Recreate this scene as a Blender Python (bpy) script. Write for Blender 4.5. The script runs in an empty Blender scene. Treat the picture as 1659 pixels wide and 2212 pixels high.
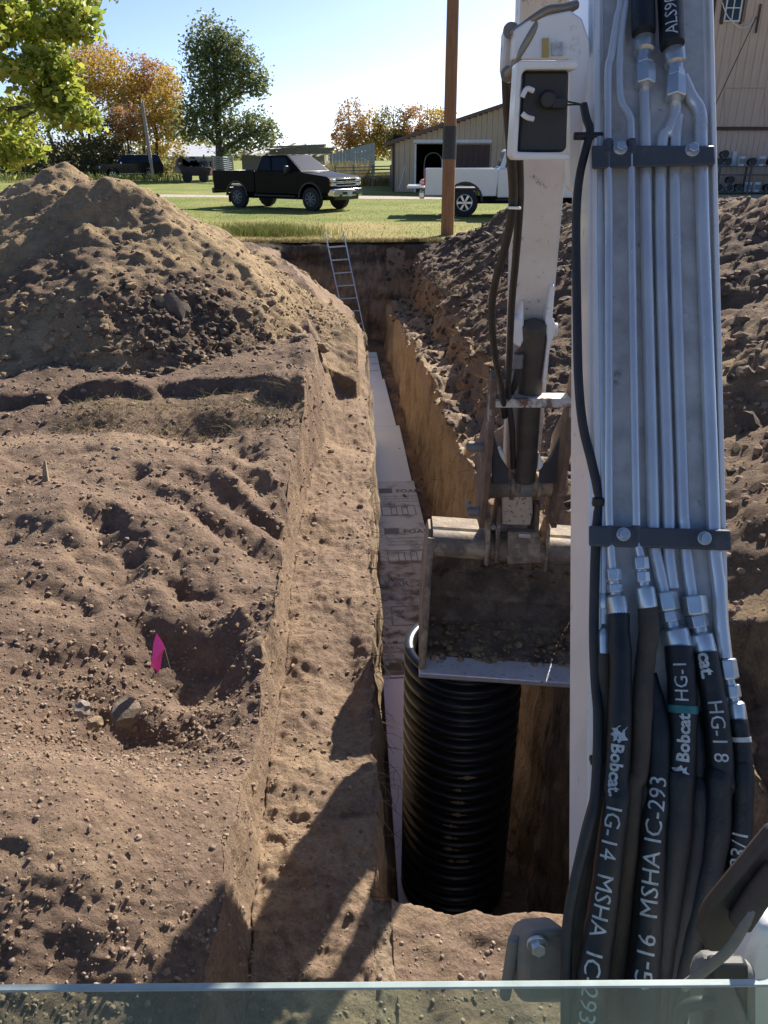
import bpy, bmesh, math, random
import numpy as np
from mathutils import Vector, Matrix, noise as mnoise
random.seed(7); rng = np.random.default_rng(7)
R = math.radians
scene = bpy.context.scene
COL = scene.collection
# ------------------------------------------------------------ camera, sky, sun, exposure
PITCH = R(24.9); CAMZ = 1.92
cd = bpy.data.cameras.new('camera'); cam = bpy.data.objects.new('camera', cd); COL.objects.link(cam)
cam.location = (0, 0, CAMZ); cam.rotation_euler = (R(90) - PITCH, 0, 0)
cd.sensor_fit = 'VERTICAL'; cd.sensor_height = 24; cd.lens = 24 * 1882 / 2504
cd.clip_start = 0.02; cd.clip_end = 3000
scene.camera = cam
SUN_AZ, SUN_EL = R(29), R(34)            # azimuth to the right of the view direction (+Y)
w = bpy.data.worlds.new('World'); scene.world = w; w.use_nodes = True
nt = w.node_tree; nt.nodes.clear()
sky = nt.nodes.new('ShaderNodeTexSky'); sky.sky_type = 'NISHITA'; sky.sun_disc = False
sky.sun_elevation = SUN_EL; sky.sun_rotation = SUN_AZ
sky.altitude = 300; sky.air_density = 0.5; sky.dust_density = 1.0; sky.ozone_density = 4.0
bg = nt.nodes.new('ShaderNodeBackground'); bg.inputs['Strength'].default_value = 0.092
wo = nt.nodes.new('ShaderNodeOutputWorld')
nt.links.new(sky.outputs[0], bg.inputs[0]); nt.links.new(bg.outputs[0], wo.inputs[0])
sl = bpy.data.lights.new('sun', 'SUN'); sl.energy = 5.0; sl.angle = R(0.53); sl.color = (1, 0.93, 0.82)
sun = bpy.data.objects.new('sun', sl); COL.objects.link(sun)
sdir = Vector((math.sin(SUN_AZ) * math.cos(SUN_EL), math.cos(SUN_AZ) * math.cos(SUN_EL), math.sin(SUN_EL)))
sun.rotation_euler = sdir.to_track_quat('Z', 'Y').to_euler(); sun.location = (10, 20, 30)
scene.view_settings.view_transform = 'Standard'; scene.view_settings.look = 'None'
scene.view_settings.exposure = 1.05; scene.view_settings.gamma = 1
scene.render.engine = 'CYCLES'
scene.render.resolution_x = 768; scene.render.resolution_y = 1024

# ------------------------------------------------------------ pixel (1659 x 2212 picture) -> direction
FW = Vector((0, math.cos(PITCH), -math.sin(PITCH))); UP = Vector((0, math.sin(PITCH), math.cos(PITCH)))
CAM = Vector((0, 0, CAMZ)); FPX = 1662.5
def ray(u, v): return Vector((1, 0, 0)) * ((u - 829.5) / FPX) + UP * ((1106 - v) / FPX) + FW
def at_y(u, v, Y):
    d = ray(u, v); return CAM + d * (Y / d.y)
def at_z(u, v, Z):
    d = ray(u, v); return CAM + d * ((Z - CAMZ) / d.z)
def zdist(p): return (Vector(p) - CAM).dot(FW)
Z3 = lambda x, y: (1007.1 + x * .393, y * .393)
Z4 = lambda x, y: (1007.1 + x * .3195, 441.7 + y * .3195)
Z6 = lambda x, y: (1219.1 + x * .3195, 1060.1 + y * .3195)
Z7 = lambda x, y: (1060.1 + x * .361, 1678.5 + y * .361)

# ------------------------------------------------------------ mesh helpers
class MB:
    def __init__(s): s.v = []; s.f = []
    def add(s, vs, fs):
        b = len(s.v); s.v += [tuple(p) for p in vs]; s.f += [tuple(b + i for i in f) for f in fs]; return s
    def box(s, c, d, rot=None):
        c = Vector(c); x, y, z = d[0] / 2, d[1] / 2, d[2] / 2
        vs = [Vector(p) for p in ((-x,-y,-z),(x,-y,-z),(x,y,-z),(-x,y,-z),(-x,-y,z),(x,-y,z),(x,y,z),(-x,y,z))]
        if rot is not None: vs = [rot @ p for p in vs]
        return s.add([c + p for p in vs], [(0,3,2,1),(4,5,6,7),(0,1,5,4),(1,2,6,5),(2,3,7,6),(3,0,4,7)])
    def hexa(s, vs): return s.add(vs, [(0,3,2,1),(4,5,6,7),(0,1,5,4),(1,2,6,5),(2,3,7,6),(3,0,4,7)])
    def tube(s, path, r, n=12, cap=True, ref=None):
        path = [Vector(p) for p in path]; m = len(path)
        rr = r if isinstance(r, (list, tuple)) else [r] * m
        tans = [(path[min(i + 1, m - 1)] - path[max(i - 1, 0)]).normalized() for i in range(m)]
        u = ref if ref is not None else (Vector((0,0,1)) if abs(tans[0].z) < .9 else Vector((1,0,0)))
        u = (u - tans[0] * u.dot(tans[0])).normalized()
        vs = []; fs = []
        for i in range(m):
            u = (u - tans[i] * u.dot(tans[i])).normalized(); w_ = tans[i].cross(u)
            for k in range(n):
                a = 2 * math.pi * k / n
                vs.append(path[i] + (u * math.cos(a) + w_ * math.sin(a)) * rr[i])
        for i in range(m - 1):
            for k in range(n):
                k2 = (k + 1) % n
                fs.append((i*n + k, i*n + k2, (i+1)*n + k2, (i+1)*n + k))
        if cap: fs.append(tuple(range(n - 1, -1, -1))); fs.append(tuple((m - 1)*n + k for k in range(n)))
        return s.add(vs, fs)
    def cyl(s, p0, p1, r0, r1=None, n=16, cap=True): return s.tube([p0, p1], [r0, r0 if r1 is None else r1], n, cap)
    def prism(s, poly, ext):      # poly: 3-D points, ext: extrusion vector
        n = len(poly); ext = Vector(ext); a = [Vector(p) for p in poly]
        return s.add(a + [p + ext for p in a], [tuple(range(n - 1, -1, -1)), tuple(range(n, 2*n))] + [(i, (i+1) % n, n + (i+1) % n, n + i) for i in range(n)])
    def build(s, name, m=None, parent=None, smooth=False, bevel=0, seg=2, ang=35):
        me = bpy.data.meshes.new(name); me.from_pydata(s.v, [], s.f); 
        bm = bmesh.new(); bm.from_mesh(me); bmesh.ops.recalc_face_normals(bm, faces=bm.faces); bm.to_mesh(me); bm.free()
        o = bpy.data.objects.new(name, me); COL.objects.link(o)
        if m: me.materials.append(m)
        if parent: adopt(o, parent)
        if bevel:
            b = o.modifiers.new('bevel', 'BEVEL'); b.width = bevel; b.segments = seg; b.limit_method = 'ANGLE'; b.angle_limit = R(ang)
        if smooth or bevel:
            me.polygons.foreach_set('use_smooth', [True] * len(me.polygons))
            try: me.set_sharp_from_angle(angle=R(40))
            except Exception: pass
        return o
WORLD = {}
def wmat(o): return WORLD.get(o.name, Matrix())
def adopt(o, p): o.parent = p; o.matrix_parent_inverse = wmat(p).inverted()
def thing(name, label, cat, loc=(0,0,0), group=None):
    e = bpy.data.objects.new(name, None); COL.objects.link(e); e.location = loc; e.empty_display_size = .2
    WORLD[e.name] = Matrix.Translation(Vector(loc))
    return tag(e, label, cat, group)
def tag(o, label=None, cat=None, group=None, kind=None):
    if label: o['label'] = label
    if cat: o['category'] = cat
    if group: o['group'] = group
    if kind: o['kind'] = kind
    return o
def copy_tree(o, parent=None):
    c = o.copy(); COL.objects.link(c); WORLD[c.name] = wmat(o)
    if parent: c.parent = parent
    for ch in [x for x in o.children]: copy_tree(ch, c)
    return c
def grid_obj(name, P, m, attrs=None, smooth=True, cyclic=False):
    nr, nc = P.shape[:2]
    me = bpy.data.meshes.new(name)
    idx = np.arange(nr * nc).reshape(nr, nc)
    q = np.stack([idx[:-1,:-1], idx[:-1,1:], idx[1:,1:], idx[1:,:-1]], -1).reshape(-1, 4)
    me.vertices.add(nr * nc); me.vertices.foreach_set('co', P.reshape(-1).astype(np.float32))
    me.loops.add(q.size); me.loops.foreach_set('vertex_index', q.reshape(-1).astype(np.int32))
    me.polygons.add(len(q)); me.polygons.foreach_set('loop_start', np.arange(0, q.size, 4, dtype=np.int32))
    me.polygons.foreach_set('use_smooth', np.full(len(q), smooth))
    me.update(calc_edges=True)
    for k, a in (attrs or {}).items():
        at = me.attributes.new(k, 'FLOAT', 'POINT'); at.data.foreach_set('value', a.reshape(-1).astype(np.float32))
    o = bpy.data.objects.new(name, me); COL.objects.link(o); me.materials.append(m); return o
def poly_obj(name, V, F, m, smooth=False):       # V (n,3), F (k,3) or (k,4) numpy
    me = bpy.data.meshes.new(name); k = F.shape[1]
    me.vertices.add(len(V)); me.vertices.foreach_set('co', np.asarray(V, np.float32).reshape(-1))
    me.loops.add(F.size); me.loops.foreach_set('vertex_index', F.reshape(-1).astype(np.int32))
    me.polygons.add(len(F)); me.polygons.foreach_set('loop_start', np.arange(0, F.size, k, dtype=np.int32))
    me.polygons.foreach_set('use_smooth', np.full(len(F), smooth))
    me.update(calc_edges=True)
    o = bpy.data.objects.new(name, me); COL.objects.link(o); me.materials.append(m); return o
def catmull(pts, n=8):
    pts = [Vector(p) for p in pts]; out = []
    for i in range(len(pts) - 1):
        p0 = pts[max(i-1, 0)]; p1 = pts[i]; p2 = pts[i+1]; p3 = pts[min(i+2, len(pts)-1)]
        for k in range(n):
            t = k / n
            out.append(.5 * ((2*p1) + (p2 - p0)*t + (2*p0 - 5*p1 + 4*p2 - p3)*t*t + (3*p1 - p0 - 3*p2 + p3)*t**3))
    out.append(pts[-1]); return out

# ------------------------------------------------------------ numpy noise
def _h(i, j, k, s):
    n = (i * 374761393 + j * 668265263 + k * 2147483647 + s * 974711) & 0xffffffff
    n = ((n ^ (n >> 13)) * 1274126177) & 0xffffffff
    n = ((n ^ (n >> 16)) * 2246822519) & 0xffffffff
    return ((n ^ (n >> 15)) & 0xffff) / 32767.5 - 1
def vn(x, y, z, s=0):
    xi, yi, zi = np.floor(x).astype(np.int64), np.floor(y).astype(np.int64), np.floor(z).astype(np.int64)
    u, v, w_ = x - xi, y - yi, z - zi
    u, v, w_ = u*u*(3-2*u), v*v*(3-2*v), w_*w_*(3-2*w_)
    r = 0
    for a in (0, 1):
        for b in (0, 1):
            for c in (0, 1):
                r = r + _h(xi+a, yi+b, zi+c, s) * (u if a else 1-u) * (v if b else 1-v) * (w_ if c else 1-w_)
    return r
def fbm(x, y, z, sc, octv=4, s=0, gain=.5):
    r = 0; a = 1; f = 1 / sc
    for o in range(octv):
        r = r + a * vn(x*f + 17.3*o, y*f + 9.1*o, z*f + 3.7*o, s + o); a *= gain; f *= 2.03
    return r
def sst(a, b, x):
    t = np.clip((x - a) / (b - a), 0, 1); return t*t*(3-2*t)
def gauss(x, y, cx, cy, rx, ry, ang=0):
    c, s_ = math.cos(ang), math.sin(ang); dx, dy = x - cx, y - cy
    return np.exp(-(((dx*c + dy*s_)/rx)**2 + ((-dx*s_ + dy*c)/ry)**2))

# ------------------------------------------------------------ materials
def nodes(m): return m.node_tree.nodes, m.node_tree.links
def newmat(name):
    m = bpy.data.materials.new(name); m.use_nodes = True
    return m, m.node_tree.nodes['Principled BSDF']
def ramp(N, stops):
    r = N.new('ShaderNodeValToRGB'); e = r.color_ramp.elements
    while len(e) < len(stops): e.new(.5)
    for q, (p, c) in zip(e, stops): q.position = p; q.color = (*c, 1) if len(c) == 3 else c
    return r
def mat(name, c, c2=None, rough=.6, metal=0, scale=8, bump=.15, bscale=None, spots=None, spot_scale=6, spot_cut=(.58, .66), stretch=None, coat=0, rough2=None, spec=.5, bdist=.01, detail=6, trans=0):
    m, b = newmat(name); N, L = nodes(m)
    tc = N.new('ShaderNodeTexCoord'); mp = N.new('ShaderNodeMapping'); L.new(tc.outputs['Object'], mp.inputs[0])
    if stretch: mp.inputs['Scale'].default_value = stretch
    n1 = N.new('ShaderNodeTexNoise'); n1.inputs['Scale'].default_value = scale; n1.inputs['Detail'].default_value = detail; n1.inputs['Roughness'].default_value = .62
    L.new(mp.outputs[0], n1.inputs['Vector'])
    c2 = c2 or tuple(x * .72 for x in c)
    r = ramp(N, [(.32, c2), (.68, c)]); L.new(n1.outputs[0], r.inputs[0]); col = r.outputs[0]
    if spots:
        n2 = N.new('ShaderNodeTexNoise'); n2.inputs['Scale'].default_value = spot_scale; n2.inputs['Detail'].default_value = 8; n2.inputs['Roughness'].default_value = .7
        L.new(mp.outputs[0], n2.inputs['Vector'])
        mr = N.new('ShaderNodeMapRange'); mr.inputs[1].default_value, mr.inputs[2].default_value = spot_cut
        L.new(n2.outputs[0], mr.inputs[0])
        mx = N.new('ShaderNodeMix'); mx.data_type = 'RGBA'; L.new(mr.outputs[0], mx.inputs[0]); L.new(col, mx.inputs[6]); mx.inputs[7].default_value = (*spots, 1)
        col = mx.outputs[2]
        rr = N.new('ShaderNodeMapRange'); rr.inputs[3].default_value = rough; rr.inputs[4].default_value = .92; L.new(mr.outputs[0], rr.inputs[0]); L.new(rr.outputs[0], b.inputs['Roughness'])
        if metal:
            mm = N.new('ShaderNodeMapRange'); mm.inputs[3].default_value = metal; mm.inputs[4].default_value = 0; L.new(mr.outputs[0], mm.inputs[0]); L.new(mm.outputs[0], b.inputs['Metallic'])
    else:
        rr = N.new('ShaderNodeMapRange'); rr.inputs[3].default_value = rough; rr.inputs[4].default_value = rough2 if rough2 is not None else min(1, rough * 1.25); L.new(n1.outputs[0], rr.inputs[0]); L.new(rr.outputs[0], b.inputs['Roughness'])
        b.inputs['Metallic'].default_value = metal
    L.new(col, b.inputs['Base Color'])
    b.inputs['Specular IOR Level'].default_value = spec
    if coat: b.inputs['Coat Weight'].default_value = coat; b.inputs['Coat Roughness'].default_value = .06
    if bump:
        n3 = N.new('ShaderNodeTexNoise'); n3.inputs['Scale'].default_value = bscale or scale * 6; n3.inputs['Detail'].default_value = 8; n3.inputs['Roughness'].default_value = .7
        L.new(mp.outputs[0], n3.inputs['Vector'])
        bp_ = N.new('ShaderNodeBump'); bp_.inputs['Strength'].default_value = bump; bp_.inputs['Distance'].default_value = bdist
        L.new(n3.outputs[0], bp_.inputs['Height']); L.new(bp_.outputs[0], b.inputs['Normal'])
    return m
def soil(name, dark, tan, pale, streak=False, bs=1.0):
    m, b = newmat(name); N, L = nodes(m)
    tc = N.new('ShaderNodeTexCoord')
    at = N.new('ShaderNodeAttribute'); at.attribute_name = 'tan'
    def noi(sc, det=8, ro=.65, vec=None):
        n = N.new('ShaderNodeTexNoise'); n.inputs['Scale'].default_value = sc; n.inputs['Detail'].default_value = det; n.inputs['Roughness'].default_value = ro
        L.new(vec or tc.outputs['Object'], n.inputs['Vector']); return n
    vec = None
    if streak:
        mpn = N.new('ShaderNodeMapping'); mpn.inputs['Scale'].default_value = (1.2, 1.2, .32); L.new(tc.outputs['Object'], mpn.inputs[0]); vec = mpn.outputs[0]
    n1 = noi(1.6); n2 = noi(14 if streak else 9, vec=vec); n3 = noi(60, 4)
    ad = N.new('ShaderNodeMath'); ad.operation = 'ADD'; mu = N.new('ShaderNodeMath'); mu.operation = 'MULTIPLY_ADD'; mu.inputs[1].default_value = .9; mu.inputs[2].default_value = -.45
    L.new(n1.outputs[0], mu.inputs[0]); L.new(at.outputs['Fac'], ad.inputs[0]); L.new(mu.outputs[0], ad.inputs[1])
    m2 = N.new('ShaderNodeMath'); m2.operation = 'MULTIPLY_ADD'; m2.inputs[1].default_value = .7; m2.inputs[2].default_value = -.35; L.new(n2.outputs[0], m2.inputs[0])
    a2 = N.new('ShaderNodeMath'); a2.operation = 'ADD'; L.new(ad.outputs[0], a2.inputs[0]); L.new(m2.outputs[0], a2.inputs[1])
    r = ramp(N, [(.0, tuple(x*.62 for x in dark)), (.3, dark), (.66, tan), (1.0, pale)]); L.new(a2.outputs[0], r.inputs[0])
    # fine grains: light and dark specks
    r3 = ramp(N, [(.3, (.74, .73, .72)), (.5, (1, 1, 1)), (.72, (1.22, 1.21, 1.2))]); L.new(n3.outputs[0], r3.inputs[0])
    mx = N.new('ShaderNodeMix'); mx.data_type = 'RGBA'; mx.blend_type = 'MULTIPLY'; mx.inputs[0].default_value = .9
    L.new(r.outputs[0], mx.inputs[6]); L.new(r3.outputs[0], mx.inputs[7])
    L.new(mx.outputs[2], b.inputs['Base Color'])
    b.inputs['Roughness'].default_value = .95; b.inputs['Specular IOR Level'].default_value = .15
    vo = N.new('ShaderNodeTexVoronoi'); vo.inputs['Scale'].default_value = 55; L.new(tc.outputs['Object'], vo.inputs['Vector'])
    nb = noi(30, 10, .75, vec=vec)
    b1 = N.new('ShaderNodeBump'); b1.inputs['Strength'].default_value = .9 * bs; b1.inputs['Distance'].default_value = .03; L.new(nb.outputs[0], b1.inputs['Height'])
    b2 = N.new('ShaderNodeBump'); b2.inputs['Strength'].default_value = .28 * bs; b2.inputs['Distance'].default_value = .012; b2.invert = True
    L.new(vo.outputs['Distance'], b2.inputs['Height']); L.new(b1.outputs[0], b2.inputs['Normal'])
    L.new(b2.outputs[0], b.inputs['Normal'])
    return m
def island_mat(name, cols, rough=.9, trans=0, spec=.2, bump=0):
    m, b = newmat(name); N, L = nodes(m)
    g = N.new('ShaderNodeNewGeometry'); k = len(cols)
    r = ramp(N, [(i / max(1, k - 1), c) for i, c in enumerate(cols)]); L.new(g.outputs['Random Per Island'], r.inputs[0])
    L.new(r.outputs[0], b.inputs['Base Color']); b.inputs['Roughness'].default_value = rough; b.inputs['Specular IOR Level'].default_value = spec
    if bump:
        tc = N.new('ShaderNodeTexCoord'); n = N.new('ShaderNodeTexNoise'); n.inputs['Scale'].default_value = bump; n.inputs['Detail'].default_value = 6
        L.new(tc.outputs['Object'], n.inputs['Vector']); bb = N.new('ShaderNodeBump'); bb.inputs['Strength'].default_value = .6; bb.inputs['Distance'].default_value = .01
        L.new(n.outputs[0], bb.inputs['Height']); L.new(bb.outputs[0], b.inputs['Normal'])
    if trans:
        t = N.new('ShaderNodeBsdfTranslucent'); L.new(r.outputs[0], t.inputs[0])
        mx = N.new('ShaderNodeMixShader'); mx.inputs[0].default_value = trans
        out = N['Material Output']; L.new(b.outputs[0], mx.inputs[1]); L.new(t.outputs[0], mx.inputs[2]); L.new(mx.outputs[0], out.inputs[0])
    return m
def glass_mat(name, tint, alpha, rough=.03, dust=0, dustc=(.6,.65,.6)):
    m, b = newmat(name); N, L = nodes(m); out = N['Material Output']; N.remove(b)
    t = N.new('ShaderNodeBsdfTransparent'); t.inputs[0].default_value = (*tint, 1)
    g = N.new('ShaderNodeBsdfGlossy'); g.inputs['Roughness'].default_value = rough
    lw = N.new('ShaderNodeLayerWeight'); lw.inputs[0].default_value = .5
    pw = N.new('ShaderNodeMath'); pw.operation = 'POWER'; pw.inputs[1].default_value = 5; L.new(lw.outputs['Facing'], pw.inputs[0])
    fr = N.new('ShaderNodeMath'); fr.operation = 'MULTIPLY_ADD'; fr.inputs[1].default_value = .9; fr.inputs[2].default_value = .035; L.new(pw.outputs[0], fr.inputs[0])
    mx = N.new('ShaderNodeMixShader'); L.new(fr.outputs[0], mx.inputs[0]); L.new(t.outputs[0], mx.inputs[1]); L.new(g.outputs[0], mx.inputs[2]); last = mx.outputs[0]
    if dust:
        d = N.new('ShaderNodeBsdfDiffuse'); d.inputs[0].default_value = (*dustc, 1)
        tc = N.new('ShaderNodeTexCoord'); n = N.new('ShaderNodeTexNoise'); n.inputs['Scale'].default_value = 9; n.inputs['Detail'].default_value = 6; L.new(tc.outputs['Object'], n.inputs['Vector'])
        mr = N.new('ShaderNodeMapRange'); mr.inputs[1].default_value = .3; mr.inputs[2].default_value = .75; mr.inputs[3].default_value = dust*.4; mr.inputs[4].default_value = dust*1.5; L.new(n.outputs[0], mr.inputs[0])
        m2 = N.new('ShaderNodeMixShader'); L.new(mr.outputs[0], m2.inputs[0]); L.new(last, m2.inputs[1]); L.new(d.outputs[0], m2.inputs[2]); last = m2.outputs[0]
    if alpha:
        d = N.new('ShaderNodeBsdfPrincipled'); d.inputs['Base Color'].default_value = (.012,.015,.017,1); d.inputs['Roughness'].default_value = .05
        m3 = N.new('ShaderNodeMixShader'); m3.inputs[0].default_value = alpha; L.new(last, m3.inputs[1]); L.new(d.outputs[0], m3.inputs[2]); last = m3.outputs[0]
    L.new(last, out.inputs[0]); return m

# ============================================================ GROUND AND EXCAVATION
TA = R(3.4)
def T2W(x, y): return x * math.cos(TA) - y * math.sin(TA), x * math.sin(TA) + y * math.cos(TA)
M_soil = soil('soil', (.215, .150, .110), (.365, .262, .168), (.45, .345, .235))
M_heap = soil('heap_soil', (.185, .130, .092), (.385, .278, .162), (.47, .355, .22), bs=1.25)
M_wallsoil = soil('cut_soil', (.12, .092, .070), (.385, .29, .195), (.49, .385, .275), streak=True, bs=1.0)
FZ = -2.30
ys = np.concatenate([np.linspace(-2.6, .66, 20), np.geomspace(.70, 20.8, 740)])
I = lambda xs, vs: np.interp(ys, xs, vs)
wob = lambda sc, amp, s: amp * fbm(ys, ys*0 + 3.3, ys*0, sc, 4, s)
xl = I([1.7, 2, 4, 7, 11, 13.5, 16, 20], [.06, .08, .17, .28, .38, .1, -1.1, -1.4]) + wob(.5, .03, 1)
zl = I([0, 4, 7, 10, 13, 16, 20], [-.60, -.58, -.70, -.40, -.35, -.3, -.1]) + wob(.7, .03, 2)
xs_ = I([0, 5, 6.2, 7, 9, 11, 14, 20], [-.34, -.34, -.28, -.16, .05, .1, -.4, -1.9]) + wob(.6, .03, 3)
zs_ = I([0, 5, 6.5, 7, 9, 11, 20], [-.60, -.60, -.62, -.58, -.2, -.12, -.05])
xt = xs_ - I([0, 3, 6, 7, 9, 20], [.07, .055, .05, .07, .4, .4]) + wob(.35, .03, 4)
xlb = xl + I([0, 3, 12, 20], [.07, .07, .07, .15])
xfr = I([0, 1.7, 4, 8, 12, 16, 20], [1.24, 1.24, 1.21, 1.17, 1.15, 1.15, 1.2]) + wob(.8, .02, 5) + wob(2.6, .05, 15)
xrr = xfr + I([0, 6, 12, 18], [.05, .06, .07, .10]) + wob(.35, .08, 6)
zrr = I([0, 2, 5, 7.5, 11, 15, 18, 20], [-.50, -.52, -.66, -.78, -.90, -1.1, -1.35, -1.5]) + wob(.35, .06, 7)
x8 = xrr + I([0, 4, 8, 14, 20], [.15, .22, .40, .48, .55]) + wob(.7, .10, 8); z8 = zrr + .10
x9 = x8 + .16 + wob(.4, .06, 9); z9 = I([0, 4, 8, 14, 20], [-.28, -.32, -.38, -.42, -.3]) + wob(.5, .08, 10)
x10 = x9 + .7; z10 = ys * 0 + .0
fzv = I([0, 2.6, 3.4, 5.6, 20], [-3.05, -3.05, -2.88, FZ, FZ])
keys = [(-7 + ys*0, ys*0), (xt, ys*0), (xs_, zs_), (xl, zl), (xlb, fzv), (xfr, fzv), (xrr, zrr), (x8, z8), (x9, z9), (x10, z10), (9 + ys*0, ys*0)]
subs = [230, 34, 56, 46, 46, 56, 34, 30, 46, 40]
Xc, Zc, Kc = [], [], []
for k in range(10):
    n = subs[k]; t = np.linspace(0, 1, n, endpoint=False)
    if k == 0: t = 1 - (1 - t) ** 1.45
    if k == 9: t = t ** 1.6
    (xa, za), (xb, zb) = keys[k], keys[k+1]
    tz = t
    if k in (1, 3, 5, 7): tz = t*t*(3-2*t)*.35 + t*.65
    Xc.append(xa[:, None] + (xb - xa)[:, None] * t); Zc.append(za[:, None] + (zb - za)[:, None] * tz); Kc.append(np.full(n, k))
X = np.concatenate(Xc, 1); Zg = np.concatenate(Zc, 1); K = np.concatenate(Kc)
Y = np.repeat(ys[:, None], X.shape[1], 1)
# upper ground relief (left of the step)
def relief(x, y):
    z = .085 * fbm(x, y, x*0, .9, 3, 20)
    z += -.30 * gauss(x, y, -1.05, 2.75, .50, .36, .4) - .20 * gauss(x, y, -.78, 3.2, .22, .18) - .10 * gauss(x, y, -1.75, 3.6, .6, .5)
    z += .14 * gauss(x, y, -.95, 1.75, .5, .45) - .30 * np.exp(-((x + .40) / .62)**2) * sst(6.2, 4.6, y) + .13 * gauss(x, y, -2.2, 4.6, .9, .9) + .08 * gauss(x, y, -.55, 5.2, .25, .9)
    rip = np.sin(y * 15 + 4.5 * fbm(x, y, x*0, .7, 3, 21) + x * 5) * np.clip(1.2*gauss(x, y, -.75, 4.2, .45, 1.0), 0, 1)
    z += .048 * rip - .04 * np.abs(vn(x*5, y*4, x*0, 25)) * gauss(x, y, -.7, 4.2, .6, 1.3)
    z += ((.12 + .10*fbm(x, y*0, x*0, .9, 2, 23)) * sst(6.0, 6.12, y + .45*fbm(x, y, x*0, .9, 4, 22) + .1*x) - .10*gauss(x, y, -1.5, 5.75, 1.1, .22)) * sst(-.1, -.35, x)
    z -= .16 * np.maximum(0, fbm(x, y, x*0, .34, 3, 26) - .2) * np.clip(gauss(x, y, -1.0, 4.2, 1.1, 1.6), 0, 1) + .02 * np.maximum(0, fbm(x, y, x*0, .5, 3, 27) - .2)
    z += .05 * np.abs(fbm(x, y, x*0, .8, 2, 28))
    z += -.40 * gauss(x, y, -.36, 8.5, .13, .16)
    return z
Kf = np.repeat(K[None], len(ys), 0)
fade = np.where(Kf == 0, 1, np.where(Kf == 1, np.clip(1 - np.concatenate([np.zeros(subs[0]), np.linspace(0, 1, subs[1]), np.ones(sum(subs[2:]))])[None], 0, 1), 0))
Zg = Zg + relief(X, Y) * fade * (1 - sst(18.5, 19.6, Y))
# lumps on the bench
bn = .040 * fbm(X, Y, X*0, .6, 4, 30) + .05*gauss(X, Y, -.2, 3.6, .12, .3) - .06*gauss(X, Y, .0, 3.3, .08, .5)
Zg += np.where(Kf == 2, bn, 0)
Zg += np.where((Kf == 6) & (Y > 2.5), .16 * fbm(X, Y, X*0, .55, 3, 36) + .05 * fbm(X, Y, X*0, .2, 3, 37), 0)
Zg += np.where(Kf >= 8, .10 * fbm(X, Y, X*0, .5, 4, 32), 0)
Zg += np.where(Kf == 4, .05 * fbm(X, Y, X*0, .4, 3, 33), 0)
# near end of the pit: a curved lip
yend = 2.06 - .13 * np.sin(np.pi * np.clip((X - .02) / 1.35, 0, 1)) ** .8 + .03 * fbm(X, Y*0, X*0, .3, 3, 34)
m = sst(-.035, .05, Y - yend)
near = (Kf >= 3) & (Kf <= 6)
Zg = np.where(near, (-.595 + bn) * (1 - m) + Zg * m, Zg)
Zg = np.where(Kf == 7, (-.5) * (1 - m) + Zg * m, Zg)
Zg = np.where(near | (Kf == 2), Zg + .018 * fbm(X, Y, X*0, .11, 3, 38) * (Y < 2.4), Zg)
e = 1 - sst(19.5, 19.72, Y); Zg = Zg * e - .09 * (1 - e)
# the area right by the tracks lies level
lev = sst(1.25, .75, Y); Zg = Zg * (1 - lev*.25)
def gradn(P):
    du = np.gradient(P, axis=1); dv = np.gradient(P, axis=0); n = np.cross(du, dv)
    return n / (np.linalg.norm(n, axis=-1, keepdims=True) + 1e-9)
P = np.stack([X, Y, Zg], -1); Nn = gradn(P)
x, y, z = P[..., 0], P[..., 1], P[..., 2]
wallish = np.isin(Kf, (3, 5)) * 1.0
rough_ = .015 * fbm(x, y, z, .24, 4, 40) + .010 * fbm(x, y, z, .045, 3, 41) + .008 * np.maximum(0, fbm(x, y, z, .028, 2, 45))
rid = 1 - np.abs(fbm(x, y, z, .22, 3, 42))
streak = .022 * fbm(x*1.0, y, z*.07, .10, 4, 43) + .040 * fbm(x, y, z, .38, 4, 44) + .008 * fbm(x, y, z*.2, .03, 2, 47)
clod = np.where(Kf >= 7, .05 * (rid - .6) + .03 * fbm(x, y, z, .12, 3, 46), 0)
disp = np.where(wallish > 0, streak, rough_ + clod)
disp *= np.where(Kf == 4, .8, np.where(Kf == 1, .45, 1)) * e
P = P + Nn * disp[..., None]
P[..., 2] += np.where(Kf == 2, .012 * np.maximum(0, fbm(x, y, z, .05, 2, 48)), 0)
tan_ = np.select([Kf == 0, Kf == 1, Kf == 2, Kf == 4, Kf == 6], [.30 + .12*gauss(x, y, -1.2, 5.4, .7, .3) - .12*sst(5.5, 6.5, y), .40, .40 + .08*gauss(x, y, -.1, 2.6, .3, .5), .42, .60], 0)
wl = np.interp(z, [-2.3, -1.1, -.75, -.45, 0], [.60, .66, .60, .40, .22])
tan_ = np.where(np.isin(Kf, (3, 5)), wl + .10*fbm(x*.3, y, z*.3, .15, 3, 50), tan_)
tan_ = np.where(Kf == 7, .52, tan_); tan_ = np.where(Kf >= 8, .14 + .12*fbm(x, y, z, .6, 3, 51), tan_)
wx, wy = T2W(P[..., 0], P[..., 1])
GP = np.stack([wx, wy, P[..., 2]], -1)
cols = {}
def strip(name, c0, c1, m_):
    s = slice(c0, min(c1 + 1, GP.shape[1])); o = grid_obj(name, GP[:, s], m_, {'tan': tan_[:, s]}); tag(o, kind='structure'); return o
cum = np.concatenate([[0], np.cumsum(subs)])
strip('dug_ground', 0, cum[3], M_soil); strip('trench_left_wall', cum[3], cum[4], M_wallsoil); strip('trench_floor', cum[4], cum[5], M_soil)
strip('trench_right_wall', cum[5], cum[6], M_wallsoil); strip('dug_bank', cum[6], cum[10], M_soil)
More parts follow.
